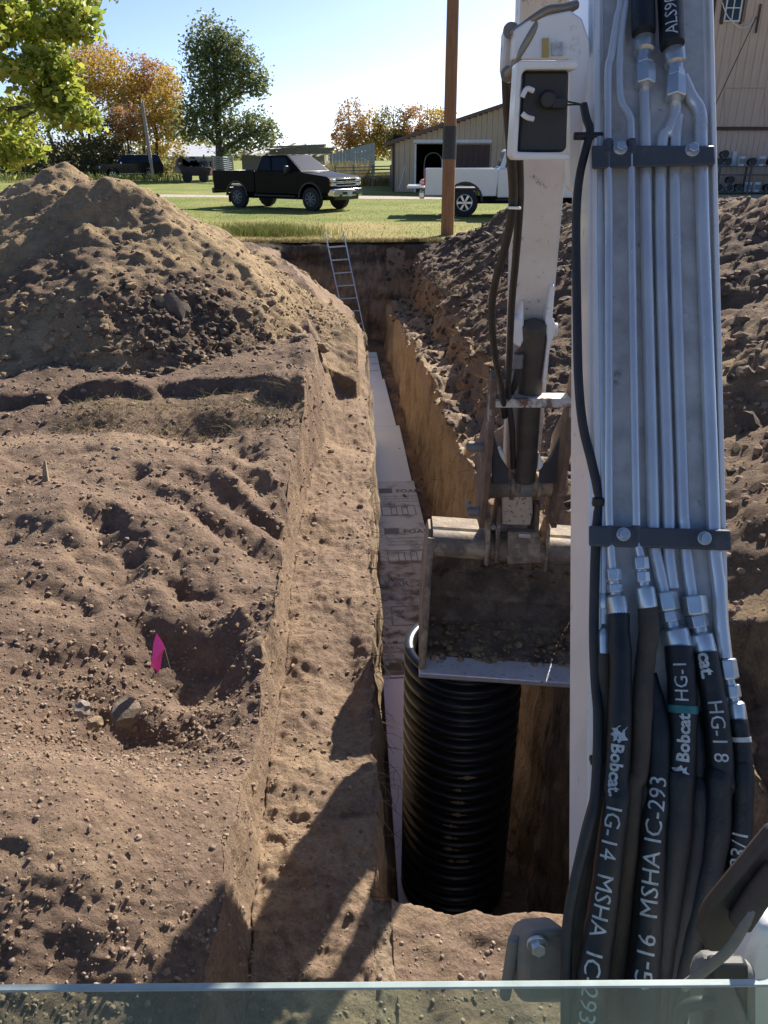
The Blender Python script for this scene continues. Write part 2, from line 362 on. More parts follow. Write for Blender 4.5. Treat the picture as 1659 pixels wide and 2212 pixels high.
# far end wall of the excavation
ex = np.linspace(-2.6, 3.4, 330); ez = np.linspace(-2.45, .0, 130)
EX, EZ = np.meshgrid(ex, ez)
EY = 19.30 + .22 * (EZ + 2.4) / 2.4 - .25 * sst(1.2, 2.6, EX) - .5*sst(-.9, -2.0, EX) + .10 * fbm(EX, EZ*.4, EX*0, .6, 4, 60) + .04 * fbm(EX, EZ*.3, EX*0, .12, 3, 61) + .06*fbm(EX, EZ*3, EX*0, .6, 3, 62)
EY += .35 * sst(-.15, 0.0, EZ) ** 3 + .10 * sst(-.9, -.55, EZ) * (fbm(EX, EZ, EX*0, .5, 2, 63) + .4)
EZ2 = EZ + .02 * fbm(EX, EZ, EX*0, .2, 3, 64) * sst(0, -.3, EZ) + .015
wx, wy = T2W(EX, EY)
tag(grid_obj('trench_end_wall', np.stack([wx, wy, EZ2], -1), M_wallsoil, {'tan': np.interp(EZ, [-2.4, -1.2, -.6, -.4, 0], [.60, .66, .60, .30, .16]) + .14*fbm(EX, EZ*2, EX*0, .5, 3, 65)}), kind='structure')

# ---------------- lawn, gravel lane
def lawn_mat():
    m, b = newmat('lawn'); N, L = nodes(m); tc = N.new('ShaderNodeTexCoord')
    n1 = N.new('ShaderNodeTexNoise'); n1.inputs['Scale'].default_value = .35; n1.inputs['Detail'].default_value = 6
    n2 = N.new('ShaderNodeTexNoise'); n2.inputs['Scale'].default_value = 14; n2.inputs['Detail'].default_value = 8; n2.inputs['Roughness'].default_value = .8
    for n in (n1, n2): L.new(tc.outputs['Object'], n.inputs['Vector'])
    sp = N.new('ShaderNodeSeparateXYZ'); L.new(tc.outputs['Object'], sp.inputs[0])
    mr = N.new('ShaderNodeMapRange'); mr.inputs[1].default_value = 20; mr.inputs[2].default_value = 29; mr.inputs[3].default_value = -.16; mr.inputs[4].default_value = .22; L.new(sp.outputs[1], mr.inputs[0])
    a = N.new('ShaderNodeMath'); a.operation = 'ADD'; L.new(mr.outputs[0], a.inputs[0]); L.new(n1.outputs[0], a.inputs[1])
    m2 = N.new('ShaderNodeMath'); m2.operation = 'MULTIPLY_ADD'; m2.inputs[1].default_value = .35; m2.inputs[2].default_value = -.17; L.new(n2.outputs[0], m2.inputs[0])
    a2 = N.new('ShaderNodeMath'); a2.operation = 'ADD'; L.new(a.outputs[0], a2.inputs[0]); L.new(m2.outputs[0], a2.inputs[1])
    r = ramp(N, [(.28, (.40, .30, .14)), (.46, (.35, .295, .12)), (.60, (.26, .265, .085)), (.80, (.175, .215, .06))]); L.new(a2.outputs[0], r.inputs[0]); L.new(r.outputs[0], b.inputs['Base Color'])
    b.inputs['Roughness'].default_value = .95; b.inputs['Specular IOR Level'].default_value = .1
    bp_ = N.new('ShaderNodeBump'); bp_.inputs['Strength'].default_value = .8; bp_.inputs['Distance'].default_value = .06; L.new(n2.outputs[0], bp_.inputs['Height']); L.new(bp_.outputs[0], b.inputs['Normal'])
    return m
M_lawn = lawn_mat()
lm = MB()
def tq(x0, x1, y0, y1): lm.add([(*T2W(a, b), .0) for a, b in ((x0, y0), (x1, y0), (x1, y1), (x0, y1))], [(0, 1, 2, 3)])
ln_ = [(x_, 19.66 + .10 * mnoise.noise(Vector((x_ * 1.7, 1, 0))) + .05 * mnoise.noise(Vector((x_ * 7, 4, 0)))) for x_ in np.linspace(-6.98, 8.98, 220)]
for (xa_, ya_), (xb_, yb_) in zip(ln_, ln_[1:]): lm.add([(*T2W(xa_, ya_), 0), (*T2W(xb_, yb_), 0), (*T2W(xb_, 20.6), 0), (*T2W(xa_, 20.6), 0)], [(0, 1, 2, 3)])
tq(-2500, 2500, 20.6, 2500); tq(-2500, -6.98, 19.62, 20.6); tq(8.98, 2500, 19.62, 20.6); tq(-2500, -6.98, -80, 19.62); tq(8.98, 2500, -80, 19.62); tq(-6.98, 8.98, -80, -2.58)
tag(lm.build('lawn', M_lawn), kind='structure')
M_road = mat('gravel_lane', (.46, .39, .32), (.33, .275, .22), rough=.95, scale=3, bump=.5, bscale=40, bdist=.02)
rc = [(-60, 52), (-30, 46), (-14, 43.2), (-4, 41.6), (6, 40), (14, 38), (24, 36.5), (60, 36)]
rm = MB()
pts = catmull([(a, b, .006) for a, b in rc], 6)
for i, p in enumerate(pts): 
    wd = 1.35 + .35 * mnoise.noise(Vector((i * .37, 2, 0))); rm.v += [(p.x, p.y - wd, .008), (p.x, p.y + wd, .008)]
rm.f += [(2*i, 2*i + 2, 2*i + 3, 2*i + 1) for i in range(len(pts) - 1)]
tag(rm.build('gravel_lane', M_road), kind='structure')
ym = MB(); ym.add([(9, 38.8, .004), (40, 37, .004), (40, 43.6, .004), (19.5, 43.9, .004), (10, 42.5, .004)], [(0,1,2,3,4)])
tag(ym.build('gravel_yard', M_road), kind='structure')

# ---------------- spoil heaps
def heap(name, x0, x1, y0, y1, step, hf, tf, label):
    gx = np.arange(x0, x1, step); gy = np.arange(y0, y1, step); HX, HY = np.meshgrid(gx, gy)
    H = hf(HX, HY); PP = np.stack([HX, HY, H], -1); n = gradn(PP)
    a, b, c = PP[..., 0], PP[..., 1], PP[..., 2]
    d = .034 * fbm(a, b, c, .34, 4, 70) + .026 * fbm(a, b, c, .11, 3, 73) + .024 * (1 - np.abs(fbm(a, b, c, .13, 3, 71)))+ .018 * np.maximum(0, fbm(a, b, c, .07, 2, 72))
    PP = PP + n * d[..., None]
    wx, wy = T2W(PP[..., 0], PP[..., 1])
    W = np.stack([wx, wy, PP[..., 2]], -1)
    return tag(grid_obj(name, W, M_heap, {'tan': tf(a, b, c)}), label, 'dirt pile'), W, H
cones = [(-2.45, 9.6, 1.78, .66), (-3.35, 10.4, 1.86, .62), (-4.6, 10.2, 1.62, .55), (-6.2, 10.4, 1.5, .5), (-2.7, 12.4, 1.2, .62), (-1.9, 14.2, .55, .5), (-4.2, 9.0, 1.15, .5), (-1.35, 8.6, .55, .5)]
def hl(x, y):
    wxx = x + .28 * fbm(x, y, x*0, 1.1, 3, 80); wyy = y + .28 * fbm(x, y, x*0, 1.1, 3, 81)
    h = np.where(x > np.interp(y, ys, xs_) - .55, -1.0, -.35) + 0*x
    for cx, cy, H, s in cones:
        dd = np.sqrt((wxx - cx)**2 + (wyy - cy)**2 + .02)
        hh = H - s * dd; h = np.maximum(h, hh) + .04 * np.exp(-((h - hh) / .08)**2)
    h = h + .05 * fbm(x, y, x*0, .7, 3, 82)
    lim = np.interp(y, ys, xl)                     # never out over the open trench
    h = np.where((x > np.interp(y, ys, xs_) - .12) & (y < 8.2), np.minimum(h, -1.2), h)
    return np.where(x > lim - .12, np.minimum(h, -2.9), h)
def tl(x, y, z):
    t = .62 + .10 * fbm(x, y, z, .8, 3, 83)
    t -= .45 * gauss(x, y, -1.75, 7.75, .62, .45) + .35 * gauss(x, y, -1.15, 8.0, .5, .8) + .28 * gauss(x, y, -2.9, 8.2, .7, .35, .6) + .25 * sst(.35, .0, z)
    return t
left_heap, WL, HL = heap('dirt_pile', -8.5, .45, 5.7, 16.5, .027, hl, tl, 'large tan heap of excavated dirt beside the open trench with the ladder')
def hr(x, y):
    toe = np.interp(y, [0, 2, 4, 6, 9, 14, 19], [1.30, 1.42, 2.05, 2.5, 2.75, 2.6, 2.5]) + .25 * fbm(x*0, y, x*0, .8, 3, 90)
    cap = np.interp(y, [0, 6, 10, 14, 16.5, 18.2, 19.2], [1.05, 1.40, 1.38, 1.15, .95, .72, -.3])
    u = x - toe; r = np.minimum(u * np.interp(y, [0, 4, 19], [.60, .56, .62]), cap + .0*u)
    fall = (toe + 6.0 - x) * .55
    h = np.minimum(np.minimum(r, fall), cap) - .04
    h = h + np.clip(h + .3, 0, 1) * (.13 * fbm(x, y, x*0, .8, 4, 91))
    h = np.maximum(np.minimum(h, (y - .1) * .9 - .3), -.45)
    return np.where(x < np.interp(y, ys, x9) + .12, -3.0, h)
def tr(x, y, z): return .36 + .14 * fbm(x, y, z, .9, 3, 92) - .22 * sst(5, 9, y) * sst(4.0, 2.6, x) - .10 * sst(14, 17, y)
right_heap, WR, HR = heap('dirt_pile', 1.15, 8.9, .2, 19.4, .036, hr, tr, 'long bank of dark clods and brown dirt behind the excavator boom')

# ---------------- loose clods and pebbles
t_ = (1 + 5**.5) / 2
ICO_V = np.array([(-1,t_,0),(1,t_,0),(-1,-t_,0),(1,-t_,0),(0,-1,t_),(0,1,t_),(0,-1,-t_),(0,1,-t_),(t_,0,-1),(t_,0,1),(-t_,0,-1),(-t_,0,1)]) / math.sqrt(1 + t_*t_)
ICO_F = np.array([(0,11,5),(0,5,1),(0,1,7),(0,7,10),(0,10,11),(1,5,9),(5,11,4),(11,10,2),(10,7,6),(7,1,8),(3,9,4),(3,4,2),(3,2,6),(3,6,8),(3,8,9),(4,9,5),(2,4,11),(6,2,10),(8,6,7),(9,8,1)])
def ico2():
    V = [Vector(v) for v in ICO_V]; F = []; c = {}
    def mid(a, b):
        k = (min(a, b), max(a, b))
        if k not in c: V.append(((V[a] + V[b]) / 2).normalized()); c[k] = len(V) - 1
        return c[k]
    for a, b, d in ICO_F:
        e_, f, g = mid(a, b), mid(b, d), mid(d, a); F += [(a, e_, g), (b, f, e_), (d, g, f), (e_, f, g)]
    return np.array([tuple(v) for v in V]), np.array(F)
ICO2_V, ICO2_F = ico2()
def rand_rot(n):
    q = rng.normal(size=(n, 4)); q /= np.linalg.norm(q, axis=1, keepdims=True); a, b, c, d = q.T
    return np.stack([1-2*(c*c+d*d), 2*(b*c-a*d), 2*(b*d+a*c), 2*(b*c+a*d), 1-2*(b*b+d*d), 2*(c*d-a*b), 2*(b*d-a*c), 2*(c*d+a*b), 1-2*(b*b+c*c)], -1).reshape(n, 3, 3)
def clods(name, pos, size, m_, fine=False, flat=.75, jit=.28, smooth=False):
    bv, bf = (ICO2_V, ICO2_F) if fine else (ICO_V, ICO_F)
    n = len(pos); nv = len(bv)
    V = np.repeat(bv[None], n, 0) * (1 + rng.uniform(-jit, jit, (n, nv, 1))) * rng.uniform(.6, 1.25, (n, 1, 3))
    V = np.einsum('nij,nkj->nki', rand_rot(n), V) * size[:, None, None]; V[..., 2] *= flat
    V = V + pos[:, None, :]
    F = (bf[None] + (np.arange(n) * nv)[:, None, None]).reshape(-1, 3)
    return tag(poly_obj(name, V.reshape(-1, 3), F, m_, smooth), kind='stuff')
def pick(W, weight, n):
    d1 = np.linalg.norm(np.diff(W, axis=0), axis=-1)[:, :-1]; d2 = np.linalg.norm(np.diff(W, axis=1), axis=-1)[:-1]
    a = (d1 * d2 * weight[:-1, :-1]).ravel(); cs = np.cumsum(a); ii = np.searchsorted(cs, rng.random(n) * cs[-1]); r, c = np.unravel_index(ii, d1.shape)
    u = rng.random((n, 1)); v = rng.random((n, 1))
    return W[r, c]*(1-u)*(1-v) + W[r+1, c]*u*(1-v) + W[r, c+1]*(1-u)*v + W[r+1, c+1]*u*v
M_clod = island_mat('clods', [(.17, .118, .084), (.215, .150, .108), (.26, .184, .128), (.235, .165, .118), (.31, .23, .16), (.19, .135, .098)], bump=70)
M_tanclod = island_mat('tan_clods', [(.27, .19, .112), (.32, .23, .135), (.37, .27, .16), (.29, .205, .12), (.22, .155, .10)], bump=60)
M_darkclod = island_mat('dark_clods', [(.075, .058, .047), (.12, .09, .07), (.17, .125, .09), (.10, .075, .058)], bump=60)
M_pebble = island_mat('pebbles', [(.27, .205, .155), (.21, .16, .12), (.33, .26, .20), (.19, .145, .12), (.25, .185, .145), (.38, .31, .24)], rough=.8, spec=.3)
wU = np.where((Kf <= 2) & (Y > .9) & (Y < 8.5), 1 / np.maximum(Y, 1)**1.3, 0.) * np.where(Kf == 1, .25, 1)
wU = wU * np.where(Kf == 2, .4, 1)
wU = wU * np.where(X > -.9 * np.maximum(Y, .6) - .4, 1, 0)
pp = pick(GP, wU * (1 + 3*gauss(X, Y, -1.0, 2.7, .6, .5)), 18000); clods('clods', pp, .0035 + .011 * rng.random(18000)**3.0 * np.clip(pp[:, 1] * .4, .8, 2.5), M_clod)
pp = pick(GP, wU * (.45 + 3*gauss(X, Y, -1.05, 2.6, .5, .4)), 1700); clods('pebbles', pp + [0, 0, .002], .004 + .008 * rng.random(1700)**2.2, M_pebble, flat=.8, jit=.12, smooth=True)
pp = pick(GP, np.where((Kf <= 6) & near & (Y < 1.85) & (Y > .9) & (X > .0), 1., 0), 1500); clods('pebbles', pp, .003 + .008 * rng.random(1500)**3, M_pebble, flat=.8, jit=.12, smooth=True)
wH = np.where(HL > -.05, 1., 0) * np.where(WL[..., 1] < 12.5, 1, .2)
pp = pick(WL, wH * (.8 + 2.2 * sst(.9, .1, HL)), 11000); clods('clods', pp, .008 + .026 * rng.random(11000)**3.4, M_tanclod)
pp = pick(WL, np.where((HL > -.05) & (HL < .75) & (WL[..., 1] < 9), 1., 0), 330); clods('clods', pp, .025 + .045 * rng.random(330)**2.5, M_tanclod, fine=True)
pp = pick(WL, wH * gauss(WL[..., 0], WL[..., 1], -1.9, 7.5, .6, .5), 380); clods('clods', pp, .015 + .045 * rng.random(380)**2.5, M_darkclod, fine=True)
wR_ = np.where(HR > -.1, 1., 0)
pp = pick(WR, wR_ / np.maximum(WR[..., 1], 1)**1.2, 13000); clods('clods', pp, .008 + .034 * rng.random(13000)**2.8 * np.clip(pp[:, 1] * .25, .5, 1.6), M_clod)
pp = pick(WR, wR_ * np.where((WR[..., 1] > 5) & (HR < 1.0), 1, 0), 1000); clods('clods', pp, .03 + .09 * rng.random(1000)**2.2, M_darkclod, fine=True)
pp = pick(GP, np.where((Kf >= 6) & (Y > 4), 1., 0) * np.where(X < 4, 1, 0), 4500); clods('clods', pp, .012 + .06 * rng.random(4500)**3, M_darkclod)
pp = pick(GP, np.where((Kf == 4) & (Y > 3), 1., 0), 1600); clods('clods', pp, .01 + .03 * rng.random(1600)**3, M_clod)

# single stones and clods that can be told apart
def rock(name, u, v, zg, size, m_, label, cat, group=None, sq=(1, 1, .75), seed=0):
    p = at_z(u, v, zg); r = np.random.default_rng(seed + int(u))
    V = ICO2_V * (1 + .16 * r.normal(size=(len(ICO2_V), 1)).clip(-1.5, 1.5)) * np.array(sq) * size
    a = r.uniform(0, 6.28); c, s_ = math.cos(a), math.sin(a); V = V @ np.array([[c, -s_, 0], [s_, c, 0], [0, 0, 1]])
    o = poly_obj(name, V, ICO2_F, m_, True); o.location = p + Vector((0, 0, size * .25))
    try: o.data.set_sharp_from_angle(angle=R(28))
    except Exception: pass
    sd = o.modifiers.new('s', 'SUBSURF'); sd.levels = sd.render_levels = 1; sd.subdivision_type = 'SIMPLE'
    return tag(o, label, cat, group)
M_stone = mat('stone', (.30, .25, .21), (.19, .155, .13), rough=.85, scale=14, bump=.5, bscale=60)
M_tanlump = mat('tan_lump', (.33, .24, .14), (.22, .16, .10), rough=.95, scale=12, bump=.9, bscale=45, bdist=.02)
M_brownlump = mat('brown_lump', (.13, .098, .073), (.20, .15, .11), rough=.95, scale=12, bump=.9, bscale=45, bdist=.02)
rock('stone', 178, 1535, -.22, .040, M_stone, 'rounded grey stone in the gravel hollow below the pink flag', 'stone')
rock('dirt_clod', 205, 1566, -.22, .032, M_tanlump, 'small tan clod touching the grey stone in the gravel hollow', 'clod')
rock('dirt_clod', 275, 1545, -.18, .062, M_brownlump, 'big angular brown clod in the gravel hollow below the pink flag', 'clod', sq=(1.2, 1, .8))
rock('stone', 1042, 2108, -.56, .013, M_pebble, 'small pinkish stone beside the boom foot casting', 'stone')
rock('stone', 1020, 2118, -.56, .010, M_pebble, 'small round brown stone beside the boom foot casting', 'stone', seed=5)
rock('stone', 820, 2112, -.56, .010, M_pebble, 'reddish pebble on shaded ground just beyond the window pane', 'stone')
rock('stone', 298, 1812, -.02, .012, M_pebble, 'pale round pebble on loose dirt beside the stepped cut', 'stone', seed=2)
rock('dirt_clod', 150, 772, .02, .13, M_tanlump, 'largest tan clod at the foot of the dirt heap', 'clod', sq=(1.1, 1, .85))
rock('dirt_clod', 110, 768, .02, .075, M_tanlump, 'tan clod at the heap foot, next to the largest clod', 'clod')
rock('dirt_clod', 660, 757, .05, .10, M_tanlump, 'flattish tan clod at the heap toe above the dark hole', 'clod', sq=(1.3, 1, .7))
rock('dirt_clod', 700, 755, .02, .075, M_tanlump, 'round tan clod at the heap toe above the dark hole', 'clod')
rock('dirt_clod', 650, 735, .16, .075, M_tanlump, 'tan clod resting higher up the heap toe behind two others', 'clod', seed=3)
rock('dirt_clod', 380, 690, .42, .17, M_brownlump, 'dark upright clod on the face of the tan heap', 'clod', sq=(.9, .8, 1.25))
rock('dirt_clod', 300, 1110, -.04, .03, M_brownlump, 'dark clod in the row of clods above the pink flag', 'clod')

# ---------------- roots hanging from the cut
M_root = mat('root', (.22, .15, .09), (.12, .085, .055), rough=.9, scale=30, bump=.3)
rt = MB()
def root(p, d, L_, r):
    pts = [Vector(p)]; d = Vector(d).normalized()
    for i in range(6):
        d = (d + Vector((random.uniform(-.45, .45), random.uniform(-.45, .45), random.uniform(-.5, .25)))).normalized(); pts.append(pts[-1] + d * L_ / 6)
    rt.tube(pts, [r * (1 - .13 * i) for i in range(7)], 4, False)
    if L_ > .12 and random.random() < .7: root(pts[3], d + Vector((random.uniform(-1, 1), random.uniform(-1, 1), -.2)), L_ * .5, r * .55)
jL = cum[3]; jR = cum[6]
for k in range(120):
    i = int(np.searchsorted(ys, random.uniform(1.95, 6.5)**1)); j = jL + random.randint(-4, 22)
    root(GP[i, j], (random.uniform(.2, 1), random.uniform(-.8, .5), random.uniform(-.3, .5)), random.uniform(.06, .26), random.uniform(.0018, .0042))
for k in range(75):
    i = int(np.searchsorted(ys, random.choice((random.uniform(2.1, 2.9), random.uniform(4.6, 8.5))))); j = jR - random.randint(0, 34)
    root(GP[i, j], (-random.uniform(.4, 1), random.uniform(-.8, .3), random.uniform(-.6, .3)), random.uniform(.08, .32), random.uniform(.0015, .004))
tag(rt.build('roots', M_root, smooth=True), kind='stuff')

# ---------------- grass along the lawn edge and dry sod tufts
def blades(name, pos, hgt, wid, m_, lean=.5):
    n = len(pos); a = rng.uniform(0, 6.283, n); l = rng.normal(0, lean, (n, 2)) * hgt[:, None]
    dx = np.stack([np.cos(a), np.sin(a), a*0], -1) * wid[:, None]
    mid_ = pos + np.concatenate([l * .35, (hgt * .6)[:, None]], 1); tip = pos + np.concatenate([l, (hgt * .95)[:, None]], 1)
    V = np.stack([pos - dx, pos + dx, mid_ + dx*.7, mid_ - dx*.7, tip], 1)
    b = (np.arange(n) * 5)[:, None]
    F = np.concatenate([b + [0, 1, 2], b + [0, 2, 3], b + [3, 2, 4]], 0)
    return tag(poly_obj(name, V.reshape(-1, 3), F, m_), kind='stuff')
M_grass = island_mat('grass', [(.10, .15, .03), (.16, .20, .05), (.24, .23, .08), (.13, .17, .04), (.30, .26, .11)], trans=.25)
M_lgrass = island_mat('lawn_grass', [(.16, .20, .045), (.22, .225, .06), (.29, .25, .08), (.14, .18, .04), (.33, .26, .10)], trans=.25)
M_dry = island_mat('dry_grass', [(.34, .26, .13), (.24, .19, .09), (.16, .15, .06), (.42, .34, .18)], trans=.2)
n = 24000; yy = 19.7 + rng.random(n)**1.6 * 24; xx = (rng.random(n) - .45) * (yy * 1.0); wx, wy = T2W(xx, yy)
blades('lawn_grass', np.stack([wx, wy, wx*0], -1), rng.uniform(.02, .055, n) , rng.uniform(.004, .009, n), M_lgrass, .6)
n = 3600; c0 = at_z(575, 505, .0)
px = c0.x + rng.normal(0, .75, n); py = c0.y - .05 + rng.normal(0, .45, n) - .25 * (px - c0.x)
blades('long_grass', np.stack([px, py, px*0 - .02], -1), rng.uniform(.12, .38, n), rng.uniform(.004, .009, n), M_grass, .55)
n = 3200; sx = rng.uniform(-2.3, 2.8, n); wx, wy = T2W(sx, 19.58 + rng.random(n)*.35); blades('sod_fringe', np.stack([wx, wy, wx*0], -1), rng.uniform(.03, .13, n), rng.uniform(.004, .008, n), M_dry, 1.1)
pp = pick(GP, np.where((Kf == 0) & (Y > 5.7) & (Y < 6.35) & (X > -2.2) & (X < -.3), 1., 0), 1500); blades('sod_fringe', pp, rng.uniform(.02, .07, 1500), rng.uniform(.0015, .003, 1500), M_dry, 1.6)
pp = pick(WR, np.where((WR[..., 1] > 14) & (HR > .3) & (HR < .9), 1., 0), 1300); blades('sod_fringe', pp, rng.uniform(.03, .10, 1300), rng.uniform(.003, .006, 1300), M_dry, 1.2)
pp = pick(GP, np.where((Kf >= 7) & (Y > 5) & (X < 3.2), 1., 0) * np.maximum(0, vn(X*1.5, Y*1.2, X*0, 99)), 2500); blades('sod_fringe', pp, rng.uniform(.03, .09, 2500), rng.uniform(.002, .005, 2500), M_dry, 1.5)

# ============================================================ EXCAVATOR
M_white = mat('white_paint', (.84, .83, .81), (.74, .73, .71), rough=.32, scale=3, bump=.03, spots=(.30, .25, .20), spot_scale=20, spot_cut=(.62, .80), coat=.2)
M_armwhite = mat('dirty_white_paint', (.74, .70, .65), (.60, .55, .50), rough=.4, scale=4, bump=.05, spots=(.14, .085, .055), spot_scale=13, spot_cut=(.58, .66))
M_grime = mat('grimy_recess', (.62, .61, .61), (.38, .37, .36), rough=.6, scale=14, bump=.1, spots=(.10, .085, .07), spot_scale=30, spot_cut=(.60, .76))
M_zinc = mat('zinc_tube', (.74, .75, .73), (.60, .60, .63), rough=.25, metal=.55, scale=5, bump=.02, stretch=(2.5, 2.5, .35), spots=(.22, .19, .16), spot_scale=6, spot_cut=(.64, .80))
M_steel = mat('plated_fitting', (.62, .66, .68), (.46, .50, .53), rough=.30, metal=.75, scale=20, bump=.04, spots=(.25, .21, .17), spot_scale=40, spot_cut=(.66, .8))
M_clamp = mat('clamp_grey', (.075, .08, .09), (.05, .053, .06), rough=.5, scale=8, bump=.05, spots=(.17, .14, .11), spot_scale=14, spot_cut=(.56, .75))
M_hose = mat('woven_hose_sleeve', (.011, .013, .016), (.007, .008, .010), rough=.42, scale=9, bump=.5, bscale=120, bdist=.004, stretch=(1, 1, .5), spots=(.030, .025, .020), spot_scale=9, spot_cut=(.58, .8))
M_brown = mat('worn_hose_sleeve', (.10, .078, .056), (.05, .042, .034), rough=.75, scale=12, bump=.6, bscale=160, bdist=.003)
M_cable = mat('black_cable', (.022, .022, .024), (.04, .038, .035), rough=.5, scale=15, bump=.05)
M_black = mat('black_plastic', (.018, .018, .020), (.03, .03, .03), rough=.45, scale=12, bump=.05)
M_dirtysteel = mat('muddy_steel', (.25, .195, .14), (.13, .105, .08), rough=.7, scale=10, bump=.6, bscale=40, bdist=.008, spots=(.42, .33, .22), spot_scale=7, spot_cut=(.48, .60))
M_rust = mat('rusty_steel', (.20, .13, .085), (.10, .07, .05), rough=.75, scale=12, bump=.4, spots=(.40, .37, .33), spot_scale=9, spot_cut=(.56, .64))
M_bucketin = mat('bucket_inside', (.34, .265, .19), (.13, .10, .075), rough=.8, scale=7, bump=1, bscale=30, bdist=.012, spots=(.46, .36, .24), spot_scale=9, spot_cut=(.50, .66))
M_edge = mat('worn_bright_edge', (.80, .82, .86), (.62, .64, .68), rough=.30, metal=.35, scale=9, bump=.1, spots=(.14, .11, .08), spot_scale=20, spot_cut=(.60, .68))
M_cyl = mat('cylinder_barrel', (.085, .072, .062), (.045, .04, .036), rough=.55, scale=8, bump=.15, spots=(.16, .12, .09), spot_scale=7, spot_cut=(.55, .75))
M_cream = mat('chipped_cream_paint', (.58, .46, .34), (.46, .37, .28), rough=.6, scale=8, bump=.2, spots=(.10, .06, .04), spot_scale=34, spot_cut=(.55, .62))
M_cast = mat('cast_grey', (.24, .23, .21), (.15, .145, .135), rough=.55, scale=9, bump=.25, spots=(.30, .24, .17), spot_scale=8, spot_cut=(.56, .75))
M_print = mat('white_print', (.62, .66, .68), (.30, .33, .35), rough=.8, scale=60, bump=0)
M_green = mat('green_tape', (.03, .18, .18), (.02, .12, .12), rough=.35, scale=20, bump=.1)
M_tape = mat('pale_stripe', (.60, .62, .60), (.42, .44, .43), rough=.5, scale=20, bump=.1)

HD = R(4.0); SL = R(57)
hv = Vector((math.sin(HD), math.cos(HD), 0)); lv = Vector((math.cos(HD), -math.sin(HD), 0))
av = hv * math.cos(SL) + Vector((0, 0, math.sin(SL))); nv = -hv * math.sin(SL) + Vector((0, 0, math.cos(SL)))
B0 = Vector((.525, 1.30, 1.175))
def bp(u, v, o=0.):
    d = ray(u, v); p0 = B0 + nv * o; t = (p0 - CAM).dot(nv) / d.dot(nv); return CAM + d * t
def B(s, t, o=0.): return B0 + av * s + lv * t + nv * o
def st(p): q = Vector(p) - B0; return q.dot(av), q.dot(lv)
EX_ = thing('excavator', 'white mini excavator with raised boom, hydraulic hoses and a bucket on the black pipe', 'excavator', (.40, .3, -.55))
def part(mb, name, m_, parent=None, **k): return mb.build(name, m_, parent or EX_, **k)
s_bot = -.80; s_top = 1.40; tL = st(bp(1272, 1250))[1]; tR = st(bp(1566, 1250))[1]
# boom: box with raised side lips
mb = MB()
def bslab(s0, s1, t0, t1, o0, o1, s1t=None): mb.hexa([B(s0, t0, o0), B(s0, t1, o0), B(s1, t1, o0), B(s1, t0, o0), B(s0, t0, o1), B(s0, t1, o1), B(s1, t1, o1), B(s1, t0, o1)])
bslab(s_bot, s_top, tL, tR, -.21, 0)
G0, G1 = B(s_top - .12, (tL + tR)/2, -.105), Vector((.665, 3.25, 2.95))
boom = part(mb, 'boom', M_white, bevel=.012, seg=3)
mb = MB(); bslab(s_bot, s_top - .02, tL + .006, tL + .022, 0, .016); part(mb, 'boom_lip', M_white, boom, bevel=.004)
mb = MB(); bslab(s_bot, s_top - .02, tR - .012, tR - .002, 0, .02); part(mb, 'boom_lip', M_white, boom, bevel=.003)
mb = MB(); bslab(s_bot + .05, s_top - .05, tL + .03, tR - .02, 0, .004); part(mb, 'boom_top_plate', M_grime, boom)
d_ = (G1 - G0).normalized(); uu = Vector((0, 0, 1)); uu = (uu - d_ * uu.dot(d_)).normalized()
mb = MB(); mb.hexa([G0 + lv*a_ + uu*b_ for a_, b_ in ((-.12, -.12), (.12, -.12), (.12, .14), (-.12, .14))] + [G1 + lv*a_ + uu*b_ for a_, b_ in ((-.10, -.08), (.10, -.08), (.10, .1), (-.10, .1))])
part(mb, 'boom_upper', M_white, boom, bevel=.012)
# pivot casting under the boom
pb = B(s_bot, (tL + tR) / 2, -.1)
mb = MB(); mb.hexa([(.26, .50, -.5), (.86, .50, -.5), (.86, .90, -.5), (.26, .90, -.5), (.36, .55, .40), (.74, .55, .40), (.74, .84, .40), (.36, .84, .40)])
part(mb, 'boom_base', M_cast, boom, bevel=.03)

def px_r(p, wD): return wD / 2 * zdist(p) / FPX
def ptube(pts, conv, o, wD, name, m_, parent=None, n=14, sm=6, ext=None):
    q = []
    for i, p in enumerate(pts):
        oo = p[2] if len(p) > 2 else o; q.append(bp(*conv(p[0], p[1]), oo))
    c = catmull(q, sm) if len(q) > 2 else q
    mb = MB(); mb.tube(c, px_r(q[0], wD * 1.12), n); return part(mb, name, m_, parent, smooth=True), c
def to_z6(x, y): return x, y       # (documented zoom frames only)
